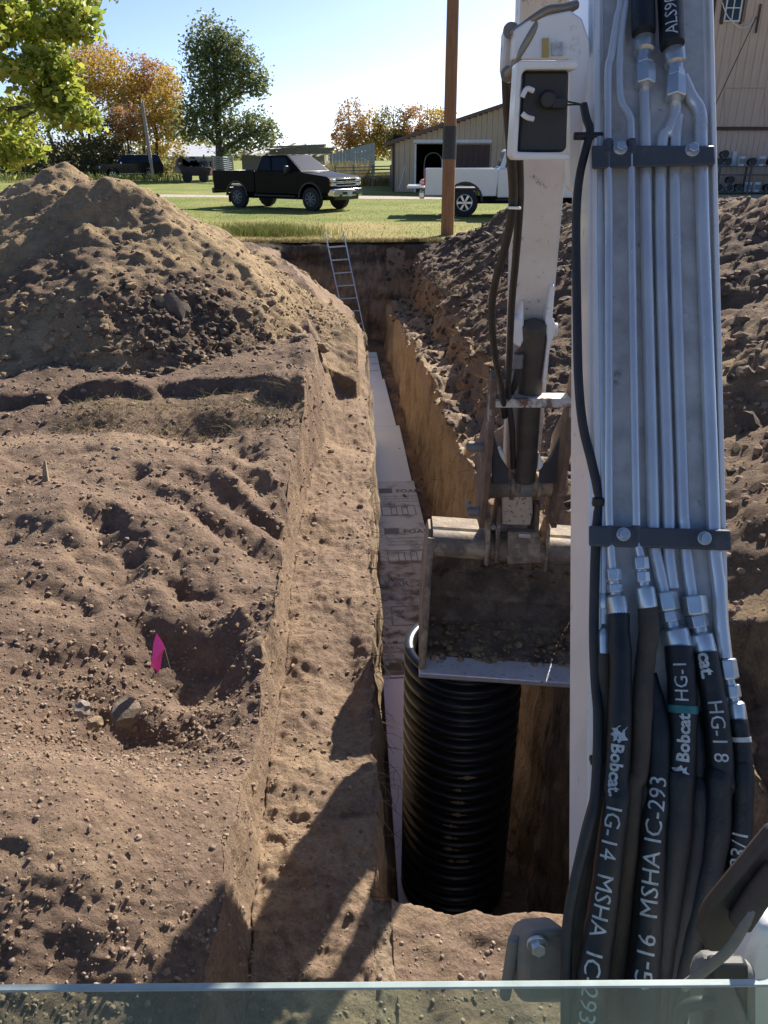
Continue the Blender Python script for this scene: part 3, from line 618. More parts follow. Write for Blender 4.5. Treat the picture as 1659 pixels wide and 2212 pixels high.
# ---- rigid tubes running along the boom
def D(*p): return p
ID = lambda x, y: (x, y)
tubes = [
 ([Z3(850, -300), Z3(850, 0), Z3(830, 100), Z3(798, 300), Z3(780, 400), Z3(780, 830), Z3(785, 1349), Z6(300, 0), Z6(312, 300), Z6(318, 430), Z6(328, 545)], .034, 14.5),
 ([Z3(880, -300), Z3(880, 0), Z3(868, 100), Z3(845, 300), Z3(848, 540), Z3(895, 640), Z3(905, 740), Z3(908, 1349), Z6(480, 0), Z6(490, 300), Z6(515, 450)], .034, 15),
 ([Z3(980, 440), Z3(985, 780), Z3(990, 1349), Z6(595, 0), Z6(600, 230), Z6(610, 400), Z6(635, 520), Z6(672, 690)], .018, 22),
 ([Z3(1145, 520), Z3(1150, 620), Z3(1112, 720), Z3(1075, 800), Z3(1068, 1349), Z6(700, 0), Z6(705, 400), Z6(735, 660)], .016, 22),
 ([Z3(1165, 640), Z3(1150, 800), Z3(1150, 1349), Z6(800, 0), Z6(812, 240), Z6(830, 480), Z6(862, 720)], .016, 22),
 ([Z3(1190, 430), Z3(1240, 540), Z3(1285, 620), Z3(1290, 800), Z3(1303, 1349), Z6(1000, 0), Z6(1015, 400), Z6(1045, 650), Z6(1060, 900), Z6(1085, 1130)], .018, 25),
 ([Z3(735, 760), Z3(735, 900), Z3(738, 1349), Z6(268, 0), Z6(270, 400), Z6(268, 900)], .012, 16),
]
for pts_, o_, w_ in tubes: ptube(pts_, ID, o_, w_, 'hydraulic_tube', M_zinc)
# ---- clamps
def clamp(c4, o0, o1, bolts, collars):
    q0 = [bp(u, v, o0) for u, v in c4]; q1 = [bp(u, v, o1) for u, v in c4]
    mb = MB(); mb.hexa(q0 + q1); c = part(mb, 'tube_clamp', M_clamp, bevel=.004)
    for u, v in bolts:
        p = bp(u, v, o1); r = px_r(p, 24); mb = MB(); mb.tube([p - nv*.001, p + nv*.004], [r*1.25, r*1.25], 18); mb.tube([p + nv*.004, p + nv*.014], [r, r*.94], 6)
        part(mb, 'bolt', M_steel, c, bevel=.001)
    for u, v in collars:
        p = bp(u, v, .034); mb = MB(); r = px_r(p, 22); mb.tube([p - av*.018, p + av*.018], r, 16); part(mb, 'tube_collar', M_clamp, c, bevel=.003)
    return c
clamp([Z3(690, 930), Z3(1370, 905), Z3(1366, 800), Z3(690, 800)], .0, .042, [Z3(845, 818), Z3(1240, 828)], [Z3(780, 815), Z3(908, 815)])
clamp([Z6(165, 375), Z6(1130, 405), Z6(1128, 265), Z6(165, 235)], .0, .042, [Z6(398, 295), Z6(945, 322)], [Z6(306, 298), Z6(484, 298)])
# ---- hoses with fittings
def frame_at(path, i):
    t = (path[min(i+1, len(path)-1)] - path[max(i-1, 0)]).normalized(); n_ = (CAM - path[i]); n_ = (n_ - t * n_.dot(t)).normalized(); return t, n_, t.cross(n_)
def text_mesh(s, size, bold=0.0):
    cu = bpy.data.curves.new('txt', 'FONT'); cu.body = s; cu.size = size; cu.resolution_u = 2; cu.offset = bold
    o = bpy.data.objects.new('txt', cu); COL.objects.link(o); dg = bpy.context.evaluated_depsgraph_get(); me = o.evaluated_get(dg).to_mesh()
    V = [tuple(v.co) for v in me.vertices]; F = [tuple(p.vertices) for p in me.polygons]; o.evaluated_get(dg).to_mesh_clear()
    bpy.data.objects.remove(o); bpy.data.curves.remove(cu)
    bm = bmesh.new(); vs_ = [bm.verts.new(v) for v in V]
    for f in F:
        try: bm.faces.new([vs_[i] for i in f])
        except Exception: pass
    bmesh.ops.triangulate(bm, faces=bm.faces)
    for k in range(4):
        lg = [e_ for e_ in bm.edges if e_.calc_length() > size * .14]
        if not lg: break
        bmesh.ops.subdivide_edges(bm, edges=lg, cuts=1); bmesh.ops.triangulate(bm, faces=[f for f in bm.faces if len(f.verts) > 3])
    bm.verts.index_update(); V = [tuple(v.co) for v in bm.verts]; F = [tuple(v.index for v in f.verts) for f in bm.faces]; bm.free()
    return V, F
CAT_HEAD = [(-.5,.0),(-.45,.55),(-.2,.35),(.1,.38),(.35,.62),(.42,.2),(.62,.0),(.40,-.12),(.55,-.35),(.25,-.3),(.1,-.55),(-.1,-.32),(-.3,-.5),(-.32,-.2)]
def emblem(size):
    V = [(x*size, y*size, 0) for x, y in CAT_HEAD]; F = [tuple(range(len(V)))]
    return V, F
def wrap(VF, path, rad, v0, up, off=0., name='lettering', parent=None, m_=None):
    """lay flat lettering on the camera-facing side of a hose; v0: picture row (1659 x 2212) where it starts, up: reads upward"""
    V, F = VF; cum_ = [0]
    for a_, b_ in zip(path, path[1:]): cum_.append(cum_[-1] + (b_ - a_).length)
    def row(p): q = Vector(p) - CAM; return 1106 - FPX * q.dot(UP) / q.dot(FW)
    s0 = min(range(len(path)), key=lambda i: abs(row(path[i]) - v0)); s0 = cum_[s0]
    out = []
    for x, y, _ in V:
        s = s0 + (-x if up else x); s = max(0, min(cum_[-1] - 1e-5, s))
        i = max(k for k in range(len(cum_)) if cum_[k] <= s); i = min(i, len(path) - 2); f = (s - cum_[i]) / max(1e-9, cum_[i+1] - cum_[i])
        c = path[i].lerp(path[i+1], f); t0, n0, b0 = frame_at(path, i); t1, n1, b1 = frame_at(path, i + 1)
        n_ = n0.lerp(n1, f).normalized(); b_ = b0.lerp(b1, f).normalized()
        r = rad[i] * (1 - f) + rad[i+1] * f
        th = ((y + off) if up else -(y + off)) / r * (1)
        out.append(c + (n_ * math.cos(th) + b_ * math.sin(th)) * (r * 1.012 + .0006))
    mb = MB(); mb.add(out, F); return part(mb, name, m_ or M_print, parent)
def hose(pts, m_, wD0, wD1, fit=None, lumps=.09, flat=1.0, name='hydraulic_hose'):
    q = [bp(*p[:2], p[2]) for p in pts]; c = catmull(q, 9); n = len(c); r0, r1 = px_r(q[0], wD0), px_r(q[-1], wD1)
    rad = [(r0 + (r1 - r0) * i / (n - 1)) * (1 + lumps * mnoise.noise(Vector((i * .21, q[0].x * 40, 0)))) for i in range(n)]
    mb = MB(); mb.tube(c, rad, 20); h = part(mb, name, m_, smooth=True)
    for kind, u0, v0, u1, v1, w_, o_ in fit or []:
        a_, b_ = bp(u0, v0, o_), bp(u1, v1, o_); r = px_r(a_, w_); mb = MB()
        if kind == 'nut': mb.tube([a_, a_.lerp(b_, .06), a_.lerp(b_, .94), b_], [r*.9, r*1.04, r*1.04, r*.9], 6); part(mb, 'hose_nut', M_steel, h, bevel=.0012)
        elif kind == 'ferrule':
            mb.tube([a_, a_.lerp(b_, .05), a_.lerp(b_, .12), a_.lerp(b_, .3), a_.lerp(b_, .9), b_], [r*.62, r*.8, r*.97, r, r*1.02, r*.97], 20); part(mb, 'hose_ferrule', M_steel, h, smooth=True)
        else: mb.tube([a_, b_], r, 16); part(mb, 'hose_stem', M_steel, h, smooth=True)
    return h, c, rad
def fits(items, conv, o):
    out = []
    for k, x0, y0, x1, y1, wz, in items: out.append((k, *conv(x0, y0), *conv(x1, y1), wz * (.3195 if conv is Z6 else .393), o))
    return out
# upper pair
def ztop(L, o): return [(*Z3(x, y), o) for x, y in L]
h, c, r = hose(ztop([(955, -420), (965, -200), (972, 0), (975, 180)], .05), M_hose, 50, 49, fits([('ferrule', 977, 300, 975, 170, 122), ('stem', 978, 345, 977, 290, 88), ('nut', 980, 360, 979, 322, 96), ('nut', 984, 475, 981, 360, 112)], Z3, .028))
h, c, r = hose(ztop([(1105, -420), (1112, -200), (1120, 0), (1132, 250)], .05), M_hose, 52, 51, fits([('ferrule', 1148, 372, 1138, 240, 122), ('stem', 1150, 415, 1147, 360, 90), ('nut', 1150, 430, 1148, 395, 100), ('nut', 1148, 545, 1150, 428, 112)], Z3, .030))
wrap(text_mesh('ALS90', .034), c, r, Z3(0, 235)[1], True, -.012, parent=h)
# lower bundle
def path(a6, a7, o0, o1):
    L = [Z6(*p) for p in a6] + [Z7(*p) for p in a7]; k = len(L)
    return [(u, v, o0 + (o1 - o0) * min(1, i / (k - 1) * 1.15)) for i, (u, v) in enumerate(L)]
hose(path([(262, 1100), (265, 1300), (272, 1600), (250, 2000)], [(560, 500), (520, 900), (480, 1500)], .012, .02), M_brown, 34, 46, fits([('nut', 268, 800, 268, 690, 70), ('ferrule', 268, 930, 270, 1120, 92)], Z6, .012))
hose(path([(600, 1640), (600, 1800), (585, 2000)], [(945, 100), (955, 300), (945, 600), (930, 900), (905, 1200), (880, 1600)], .02, .075), M_brown, 34, 50, name='hydraulic_hose')
hB, cB, rB = hose(path([(560, 1240), (610, 1450), (640, 1640)], [(1000, 60), (975, 300), (955, 600), (940, 900), (915, 1200), (890, 1600)], .02, .085), M_hose, 40, 76)
wrap(text_mesh('G-16  MSHA IC-293', .0415), cB, rB, Z7(0, 1245)[1], True, -.014, parent=hB)
h2, c2, r2 = hose(path([(562, 770), (570, 950), (548, 1150), (532, 1350), (525, 1600), (505, 1900)], [(850, 60), (830, 400), (790, 800), (755, 1200), (740, 1600)], .034, .05), M_brown, 41, 44, fits([('nut', 510, 445, 520, 535, 108), ('nut', 522, 545, 530, 620, 98), ('stem', 515, 520, 540, 660, 74), ('ferrule', 538, 640, 562, 790, 136)], Z6, .034))
h6, c6, r6 = hose(path([(860, 1500), (900, 1800), (905, 2200)], [(1240, 60), (1235, 300), (1195, 600), (1125, 900), (1050, 1230), (1000, 1600)], .012, .05), M_hose, 42, 72)
h3, c3, r3 = hose(path([(772, 1050), (790, 1250), (800, 1450), (798, 1700), (785, 1950)], [(1130, 0), (1112, 300), (1065, 700), (1020, 1000), (985, 1300), (960, 1600)], .030, .06), M_hose, 60, 66, fits([('nut', 680, 680, 705, 812, 152), ('nut', 705, 812, 720, 885, 130), ('stem', 700, 800, 735, 950, 100), ('ferrule', 735, 920, 775, 1075, 190)], Z6, .022))
wrap(text_mesh('HG-1', .033), c3, r3, Z6(0, 1430)[1], True, -.010, parent=h3)
wrap(text_mesh('Bobcat', .030, .001), c3, r3, Z6(0, 1825)[1], True, -.012, parent=h3)
wrap(emblem(.028), c3, r3, Z6(0, 1905)[1], True, 0, 'emblem', h3)
i0 = min(range(len(c3)), key=lambda i: abs(1106 - FPX*(c3[i]-CAM).dot(UP)/(c3[i]-CAM).dot(FW) - Z6(0, 1480)[1]))
mb = MB(); mb.tube(c3[i0-1:i0+2], [r3[i0]*1.05]*3, 20); part(mb, 'tape_band', M_green, h3, smooth=True)
h4, c4, r4 = hose(path([(948, 1090), (985, 1300), (1022, 1500), (1050, 1750), (1060, 2000)], [(1365, 0), (1352, 300), (1300, 600), (1215, 900), (1130, 1200), (1060, 1600)], .030, .055), M_hose, 52, 62, fits([('nut', 870, 705, 890, 840, 162), ('nut', 890, 840, 910, 925, 134), ('stem', 885, 800, 925, 980, 100), ('ferrule', 915, 955, 950, 1110, 164)], Z6, .022))
wrap(text_mesh('cat.', .034, .0012), c4, r4, Z6(0, 1095)[1], False, -.012, parent=h4)
wrap(text_mesh('HG-1 8', .036), c4, r4, Z6(0, 1400)[1], False, -.010, parent=h4)
h5, c5, r5 = hose(path([(1172, 1545), (1195, 1700), (1206, 1900)], [(1510, -60), (1505, 150), (1495, 350), (1470, 600), (1420, 850), (1360, 1100), (1300, 1600)], .028, .05), M_hose, 39, 58, fits([('nut', 1095, 1135, 1118, 1275, 122), ('nut', 1130, 1310, 1145, 1400, 100), ('stem', 1110, 1270, 1150, 1430, 74), ('ferrule', 1152, 1420, 1172, 1560, 124)], Z6, .022))
for vv in (1680, 1905):
    i0 = min(range(len(c5)), key=lambda i: abs(1106 - FPX*(c5[i]-CAM).dot(UP)/(c5[i]-CAM).dot(FW) - Z6(0, vv)[1]))
    mb = MB(); mb.tube([c5[i0].lerp(c5[i0-1], .8), c5[i0], c5[i0].lerp(c5[i0+1], .8)], [r5[i0]*1.04]*3, 20); part(mb, 'tape_band', M_tape, h5, smooth=True)
wrap(text_mesh('93/1', .038), c5, r5, Z7(0, 555)[1], True, -.012, parent=h5)
h1, c1, r1 = hose(path([(368, 830), (374, 1000), (380, 1200), (375, 1500), (362, 1800), (345, 2000)], [(752, 150), (718, 400), (690, 650), (655, 900), (625, 1100), (600, 1300), (570, 1650)], .034, .10), M_hose, 43, 74, fits([('nut', 328, 525, 337, 612, 106), ('nut', 340, 630, 346, 690, 100), ('stem', 335, 600, 352, 730, 76), ('ferrule', 350, 700, 370, 850, 136)], Z6, .034))
wrap(text_mesh('Bobcat.', .031, .001), c1, r1, Z6(0, 1710)[1], False, -.012, parent=h1)
wrap(emblem(.028), c1, r1, Z6(0, 1630)[1], False, 0, 'emblem', h1)
wrap(text_mesh('IG-14  MSHA  IC-293/1', .039), c1, r1, Z7(0, 178)[1], False, -.016, parent=h1)
# black cable down the left of the boom
cab = [Z3(645, 575), Z3(660, 650), Z3(680, 720), Z3(655, 830), Z3(625, 960), Z3(608, 1120), Z3(604, 1349), Z4(750, 800), Z4(760, 1200), Z4(790, 1500), Z4(850, 1750), Z4(895, 1980), Z6(215, 300), Z6(205, 600), Z6(200, 1000), Z6(212, 1300), Z6(228, 1500), Z6(225, 1800), Z6(205, 2100), Z7(585, 300), Z7(510, 600), Z7(465, 850), Z7(452, 1100), Z7(452, 1500)]
mb = MB(); q = [bp(u, v, .012 + .075 * sst(14, 20, np.array(i)).item()) for i, (u, v) in enumerate(cab)]; cc = catmull(q, 6); rr_ = [px_r(p, 17 + 8 * i / len(cc)) for i, p in enumerate(cc)]
mb.tube(cc, rr_, 14); cabo = part(mb, 'cable', M_cable, smooth=True)
mb = MB(); p = bp(*Z6(228, 75), .02); mb.box(p, (.022, .012, .016)); part(mb, 'cable_clip', M_black, cabo, bevel=.002)
mb = MB(); p = bp(*Z6(220, 1820), .03); mb.box(p, (.026, .016, .012)); part(mb, 'cable_clip', M_black, cabo, bevel=.002)
mb = MB(); p = bp(*Z3(670, 748), .012); mb.tube([p - lv*.03, p + lv*.03], .008, 10); part(mb, 'cable_clip', M_black, cabo, bevel=.002)
# ---- plates and work light beside the boom
def plate(poly, Yd, th, name, m_, parent=None, bevel=.004):
    mb = MB(); mb.prism([at_y(u, v, Yd) for u, v in poly], (0, th, 0)); return part(mb, name, m_, parent, bevel=bevel)
sb = plate([(1108, 128), (1112, 64), (1150, 38), (1232, 22), (1258, 40), (1274, 90), (1282, 200), (1286, 345), (1262, 440), (1228, 400), (1228, 330), (1232, 128)], 1.92, .05, 'side_plate', M_white)
plate([(1172, 82), (1186, 82), (1186, 124), (1172, 124)], 1.914, .004, 'warning_decal', mat('decal', (.62, .42, .10), (.40, .30, .12), rough=.5, bump=0), sb, 0)
plate([(1193, 92), (1216, 90), (1216, 120), (1193, 120)], 1.914, .004, 'warning_decal', M_print, sb, 0)
lt = plate([(1105, 336), (1118, 136), (1124, 130), (1246, 130), (1250, 140), (1248, 150), (1136, 150), (1127, 160), (1118, 328), (1224, 331), (1232, 336), (1230, 346), (1112, 346)], 1.70, .07, 'work_light_bracket', M_white)
plate([(1131, 153), (1229, 153), (1229, 170), (1224, 320), (1216, 329), (1119, 329)], 1.73, .06, 'work_light', M_black, lt, .008)
for v_ in (196, 257):
    mb = MB(); q = [at_y(1152, v_, 1.70), at_y(1138, v_ - 4, 1.695), at_y(1128, v_ + (14 if v_ < 200 else -12), 1.695)]; mb.tube(catmull(q, 4), .005, 8); part(mb, 'light_clip', M_white, lt, smooth=True)
mb = MB(); mb.cyl(at_y(1184, 215, 1.735), at_y(1184, 215, 1.70), .018, .015, 16); mb.box(at_y(1208, 223, 1.71), (.030, .02, .02)); part(mb, 'light_connector', M_black, lt, bevel=.003)
for k in (0, 1):
    mb = MB(); mb.tube(catmull([at_y(1221, 219 + 8*k, 1.71), at_y(1240, 222 + 4*k, 1.69), at_y(1258, 226, 1.66)], 4), .0016, 6); part(mb, 'wire', M_cable, lt, smooth=True)
# manifold plate with bent tubes
mf = plate([(1086, 150), (1090, 70), (1098, 50), (1112, 45), (1122, 52), (1120, 80), (1106, 180), (1096, 178)], 2.0, .06, 'hose_manifold', M_armwhite, bevel=.012)
for L in ([(1108, 70), (1128, 60), (1155, 40), (1185, 22), (1215, 18), (1245, 10)], [(1097, 160), (1108, 150), (1122, 118), (1150, 68), (1165, 34), (1190, 22), (1240, 14)]):
    mb = MB(); c = catmull([at_y(u, v, 1.955 - .03 * math.sin(i * .6)) for i, (u, v) in enumerate(L)], 6); mb.tube(c, .0095, 12); part(mb, 'bent_tube', mat('brass_tube', (.34, .29, .22), (.24, .20, .16), rough=.4, metal=.6, scale=12, bump=.03), mf, smooth=True)
for v_ in (66, 160):
    mb = MB(); mb.cyl(at_y(1103 if v_ < 100 else 1097, v_, 2.01), at_y(1103 if v_ < 100 else 1097, v_, 1.965), .017, .016, 18); part(mb, 'tube_union', M_cast, mf, bevel=.002)
# ---- dipper arm
A1, A2 = at_y(1168, 350, 3.30), at_y(1121, 1120, 3.87)
ad_ = (A1 - A2).normalized(); A0 = A1 + ad_ * .95
wv = lv; fv = wv.cross(ad_).normalized(); fv = fv if fv.y > 0 else -fv
mb = MB(); w0, w1 = .105, .088
mb.hexa([A2 + wv*a_*w1 + fv*b_ for a_, b_ in ((-1, 0), (1, 0), (1, .15), (-1, .15))] + [A0 + wv*a_*w0 + fv*b_ for a_, b_ in ((-1, 0), (1, 0), (1, .30), (-1, .30))])
arm = part(mb, 'arm', M_armwhite, bevel=.012)
# lugs that carry the thumb cylinder
def lug(poly, Yd, th, m_=M_white, name='cylinder_lug'): return plate(poly, Yd, th, name, m_, arm, .008)
lug([(1104, 700), (1108, 690), (1122, 688), (1131, 650), (1132, 700), (1132, 735), (1124, 752), (1110, 742)], 3.42, .10)
lug([(1178, 690), (1190, 620), (1197, 615), (1194, 690), (1201, 700), (1199, 720), (1190, 745), (1176, 830), (1172, 828), (1182, 735)], 3.42, .10)
mb = MB(); mb.cyl(at_y(1100, 712, 3.46), at_y(1203, 712, 3.46), .030, None, 20); part(mb, 'lug_pin', M_armwhite, arm, bevel=.004)
cy0, cy1 = at_y(1153, 700, 3.44), at_y(1134, 1035, 3.62)
mb = MB(); mb.cyl(cy0, cy1, .058, .054, 28); mb.tube([cy0, cy0 + (cy0 - cy1).normalized()*.02], [.058, .02], 28); part(mb, 'thumb_cylinder', M_cyl, smooth=True)
# hoses beside the arm
def yhose(L, r, name='arm_hose'):
    mb = MB(); mb.tube(catmull([at_y(u, v, y_) for u, v, y_ in L], 8), r, 12); return part(mb, name, M_cable, smooth=True)
yhose([(1096, 160, 2.02), (1098, 230, 2.1), (1104, 330, 2.3), (1108, 440, 2.55), (1092, 530, 2.7), (1070, 610, 2.85), (1062, 680, 2.95), (1070, 770, 3.1), (1085, 845, 3.35), (1090, 900, 3.5)], .014)
yhose([(1106, 170, 2.02), (1112, 260, 2.15), (1120, 340, 2.35), (1122, 440, 2.6), (1114, 560, 2.9), (1106, 650, 3.1), (1101, 760, 3.3), (1098, 850, 3.42), (1106, 930, 3.5), (1108, 1010, 3.6)], .014)
yhose([(1118, 760, 3.43), (1120, 790, 3.42), (1112, 830, 3.45), (1102, 850, 3.5)], .016)
plate([(1098, 446), (1126, 447), (1126, 453), (1098, 452)], 2.52, .03, 'hose_clip', M_white, arm, .002)
mb = MB(); mb.cyl(at_y(1121, 765, 3.42), at_y(1119, 795, 3.42), .022, None, 6); part(mb, 'hose_nut', M_cast, arm, bevel=.002)
# ---- thumb frame
th_m = thumb = None
mb = MB(); xp = at_y(1052, 900, 3.5).x
mb.prism([(xp, 3.42, 1.00), (xp, 3.50, 1.02), (xp, 3.56, .80), (xp, 3.74, .62), (xp, 3.80, .34), (xp, 3.72, .18), (xp, 3.55, .18), (xp, 3.46, .40), (xp, 3.42, .70)], (.028, 0, .0))
thumb = part(mb, 'thumb_plate', M_rust, bevel=.004)
mb = MB(); x2 = xp + .37
mb.prism([(x2, 3.42, 1.00), (x2, 3.50, 1.02), (x2, 3.56, .80), (x2, 3.74, .62), (x2, 3.80, .34), (x2, 3.72, .18), (x2, 3.55, .18), (x2, 3.46, .40), (x2, 3.42, .70)], (.028, 0, .0)); part(mb, 'thumb_plate', M_rust, bevel=.004)
pa = at_y(1062, 866, 3.46)
mb = MB(); mb.box((xp + .20, 3.47, pa.z), (.36, .10, .045)); part(mb, 'thumb_crossbar', mat('worn_white_bar', (.62, .60, .56), (.42, .38, .34), rough=.5, scale=9, bump=.2, spots=(.16, .09, .06), spot_scale=9, spot_cut=(.52, .6)), bevel=.006)
for u, v in ((1016, 965), (1016, 1105)):
    p = at_y(u, v, 3.58); mb = MB(); mb.cyl((p.x - .012, p.y, p.z), (xp + .02, p.y, p.z), .026, None, 14); mb.cyl((p.x - .02, p.y, p.z), (p.x - .002, p.y, p.z), .020, None, 6); part(mb, 'pin_bolt', M_cast, thumb, bevel=.002)
for sgn, L in ((0, [(1064, 930), (1080, 985), (1098, 1015), (1098, 1045), (1064, 1045)]), (1, [(1216, 930), (1192, 985), (1166, 1018), (1166, 1045), (1216, 1045)])):
    plate(L, 3.56, .03, 'thumb_gusset', mat('dark_gusset', (.05, .055, .065), (.035, .035, .04), rough=.55, scale=10, bump=.2), thumb, .004)
for L in ([(1072, 975), (1082, 968), (1092, 985), (1088, 998), (1078, 994)], [(1164, 978), (1174, 1000), (1172, 1016), (1160, 1016)]): plate(L, 3.57, .04, 'wear_pad', M_white, thumb, .004)
p0, p1 = at_y(1040, 1052, 3.66), at_y(1222, 1046, 3.66)
mb = MB(); mb.cyl(p0, p1, .060, None, 26)
tv = part(mb, 'pivot_tube', M_dirtysteel, smooth=True)
for u in (1104, 1160):
    a_ = at_y(u, 1050, 3.66); mb = MB(); mb.cyl(a_ - Vector((.011, 0, 0)), a_ + Vector((.011, 0, 0)), .074, None, 24); part(mb, 'pivot_ring', M_dirtysteel, tv, bevel=.004)
mb = MB(); a_ = at_y(1133, 1048, 3.655); mb.cyl(a_ - Vector((.030, 0, 0)), a_ + Vector((.030, 0, 0)), .063, None, 24); part(mb, 'pivot_sleeve', M_cast, tv, smooth=True)
plate([(1085, 1072), (1150, 1070), (1152, 1110), (1146, 1136), (1084, 1134), (1083, 1100)], 3.62, .16, 'arm_end_block', M_cream, arm, .008)
# ---- bucket (slightly rolled)
BC = at_y(1128, 1186, 3.66)
BR = Matrix.Rotation(R(3.6), 3, 'Y') @ Matrix.Rotation(-HD*.4, 3, 'Z')
def bk(x, y, z): return BC + BR @ Vector((x, y - 3.66, z))
HWD = .485
prof = [(3.60, -.035), (3.72, .055), (3.86, .045), (4.00, -.06), (4.09, -.22), (4.08, -.40), (3.98, -.52), (3.80, -.595), (3.58, -.62), (3.36, -.62)]
mb = MB(); n = len(prof); thk = .018
inner = []
for i, (y_, z_) in enumerate(prof):
    a_ = Vector(prof[max(i-1, 0)]); b_ = Vector(prof[min(i+1, n-1)]); t = (b_ - a_).normalized(); nn = Vector((-t.y, t.x)); inner.append((y_ - nn.x*thk*-1, z_ - nn.y*thk*-1))
for i in range(n - 1):
    (ya, za), (yb, zb), (yc, zc), (yd, zd) = prof[i], prof[i+1], inner[i+1], inner[i]
    mb.hexa([bk(-HWD, ya, za), bk(HWD, ya, za), bk(HWD, yb, zb), bk(-HWD, yb, zb), bk(-HWD, yd, zd), bk(HWD, yd, zd), bk(HWD, yc, zc), bk(-HWD, yc, zc)])
bucket = part(mb, 'bucket', M_bucketin)
for sgn in (-1, 1):
    mb = MB(); L = [(3.595, -.045)] + prof[1:] + [(3.40, -.46), (3.56, -.16)]
    mb.prism([bk(sgn * HWD, y_, z_) for y_, z_ in L], BR @ Vector((sgn * .022, 0, 0))); part(mb, 'bucket_side', M_bucketin, bucket, bevel=.004)
    mb = MB(); mb.tube([bk(sgn * (HWD + .008), y_, z_) for y_, z_ in ((3.62, .05), (3.585, -.05), (3.545, -.18), (3.43, -.42), (3.37, -.60))], [.020, .019, .017, .018, .020], 8); part(mb, 'side_rim', M_dirtysteel, bucket, smooth=True)
mb = MB(); mb.cyl(bk(-HWD, 3.66, 0), bk(HWD, 3.66, 0), .072, None, 28); part(mb, 'bucket_tube', M_dirtysteel, bucket, smooth=True)
mb = MB(); mb.hexa([bk(-HWD - .022, 3.345, -.652), bk(HWD + .022, 3.345, -.652), bk(HWD + .022, 3.50, -.640), bk(-HWD - .022, 3.50, -.640), bk(-HWD - .022, 3.335, -.615), bk(HWD + .022, 3.335, -.615), bk(HWD + .022, 3.47, -.590), bk(-HWD - .022, 3.47, -.590)])
ce = part(mb, 'cutting_edge', M_edge, bucket, bevel=.005)
for x_ in (-.38, -.13, .12, .36):
    p = bk(x_, 3.455, -.598); mb = MB(); mb.tube([p - Vector((0, 0, .012)), p + Vector((0, 0, .008)), p + Vector((0, 0, .014))], [.022, .020, .012], 14); part(mb, 'edge_bolt', M_dirtysteel, ce, smooth=True)
cp = []; cs_ = []
for k in range(260):
    yy_ = 3.44 + .40 * random.random()**1.4; cp.append(tuple(bk(random.uniform(-HWD, HWD), yy_, -.585 + .02 * max(0, yy_ - 3.6)))); cs_.append(.006 + .022 * random.random()**2.5)
for k in range(70): cp.append(tuple(bk(random.uniform(-HWD, HWD), 4.03 + random.uniform(-.01, .02), random.uniform(-.42, -.15)))); cs_.append(.006 + .02 * random.random()**2)
cs_o = clods('caked_soil', np.array(cp), np.array(cs_), M_tanclod); adopt(cs_o, bucket)
# ears between arm and bucket
for u0, v0, v1, th_, m_ in ((1052, 1118, 1222, .022, M_dirtysteel), (1074, 1095, 1218, .022, M_rust), (1158, 1090, 1200, .022, M_rust), (1182, 1140, 1236, .018, M_dirtysteel)):
    a_, b_ = at_y(u0, v0, 3.60), at_y(u0, v1, 3.585); mb = MB()
    mb.prism([(a_.x, 3.585, b_.z), (a_.x, 3.575, (a_.z + b_.z)/2), (a_.x, 3.60, a_.z), (a_.x, 3.70, a_.z + .02), (a_.x, 3.80, (a_.z + b_.z)/2), (a_.x, 3.76, b_.z)], (th_, 0, 0)); part(mb, 'bucket_ear', m_, bucket, bevel=.004)
plate([(1098, 1150), (1166, 1150), (1170, 1216), (1096, 1220)], 3.573, .05, 'coupler_plate', M_dirtysteel, bucket, .006)
for u, v in ((1066, 1140), (1012, 1092)):
    p = at_y(u, v, 3.57); mb = MB(); mb.cyl(p, p + Vector((.0, .03, 0)), .016, None, 6); part(mb, 'ear_bolt', M_cast, bucket, bevel=.002)
plate([(1121, 1154), (1148, 1154), (1147, 1164), (1120, 1162)], 3.566, .03, 'coupler_pin', M_steel, bucket, .004)
# ---- boom foot casting on the left
cst = [(1120, 2170), (1124, 2050), (1134, 2018), (1160, 2010), (1232, 2004), (1240, 2040), (1240, 2170)]
mb = MB(); mb.prism([at_y(u, v, .92) for u, v in cst], (0, .11, -.11)); fc = part(mb, 'swing_casting', M_cast, bevel=.02, seg=3)
p = at_y(1160, 2035, .915); mb = MB(); mb.tube([p, p - Vector((0, .006, 0))], .019, 18); mb.tube([p - Vector((0, .006, 0)), p - Vector((0, .020, -.003))], [.0145, .0135], 6); part(mb, 'bolt', M_steel, fc, bevel=.0015)
mb = MB(); a_ = at_y(1112, 2080, .95); mb.cyl(a_ - Vector((.012, 0, .10)), a_ + Vector((-.006, 0, .07)), .011, None, 16); part(mb, 'casting_collar', M_cast, fc, bevel=.006)
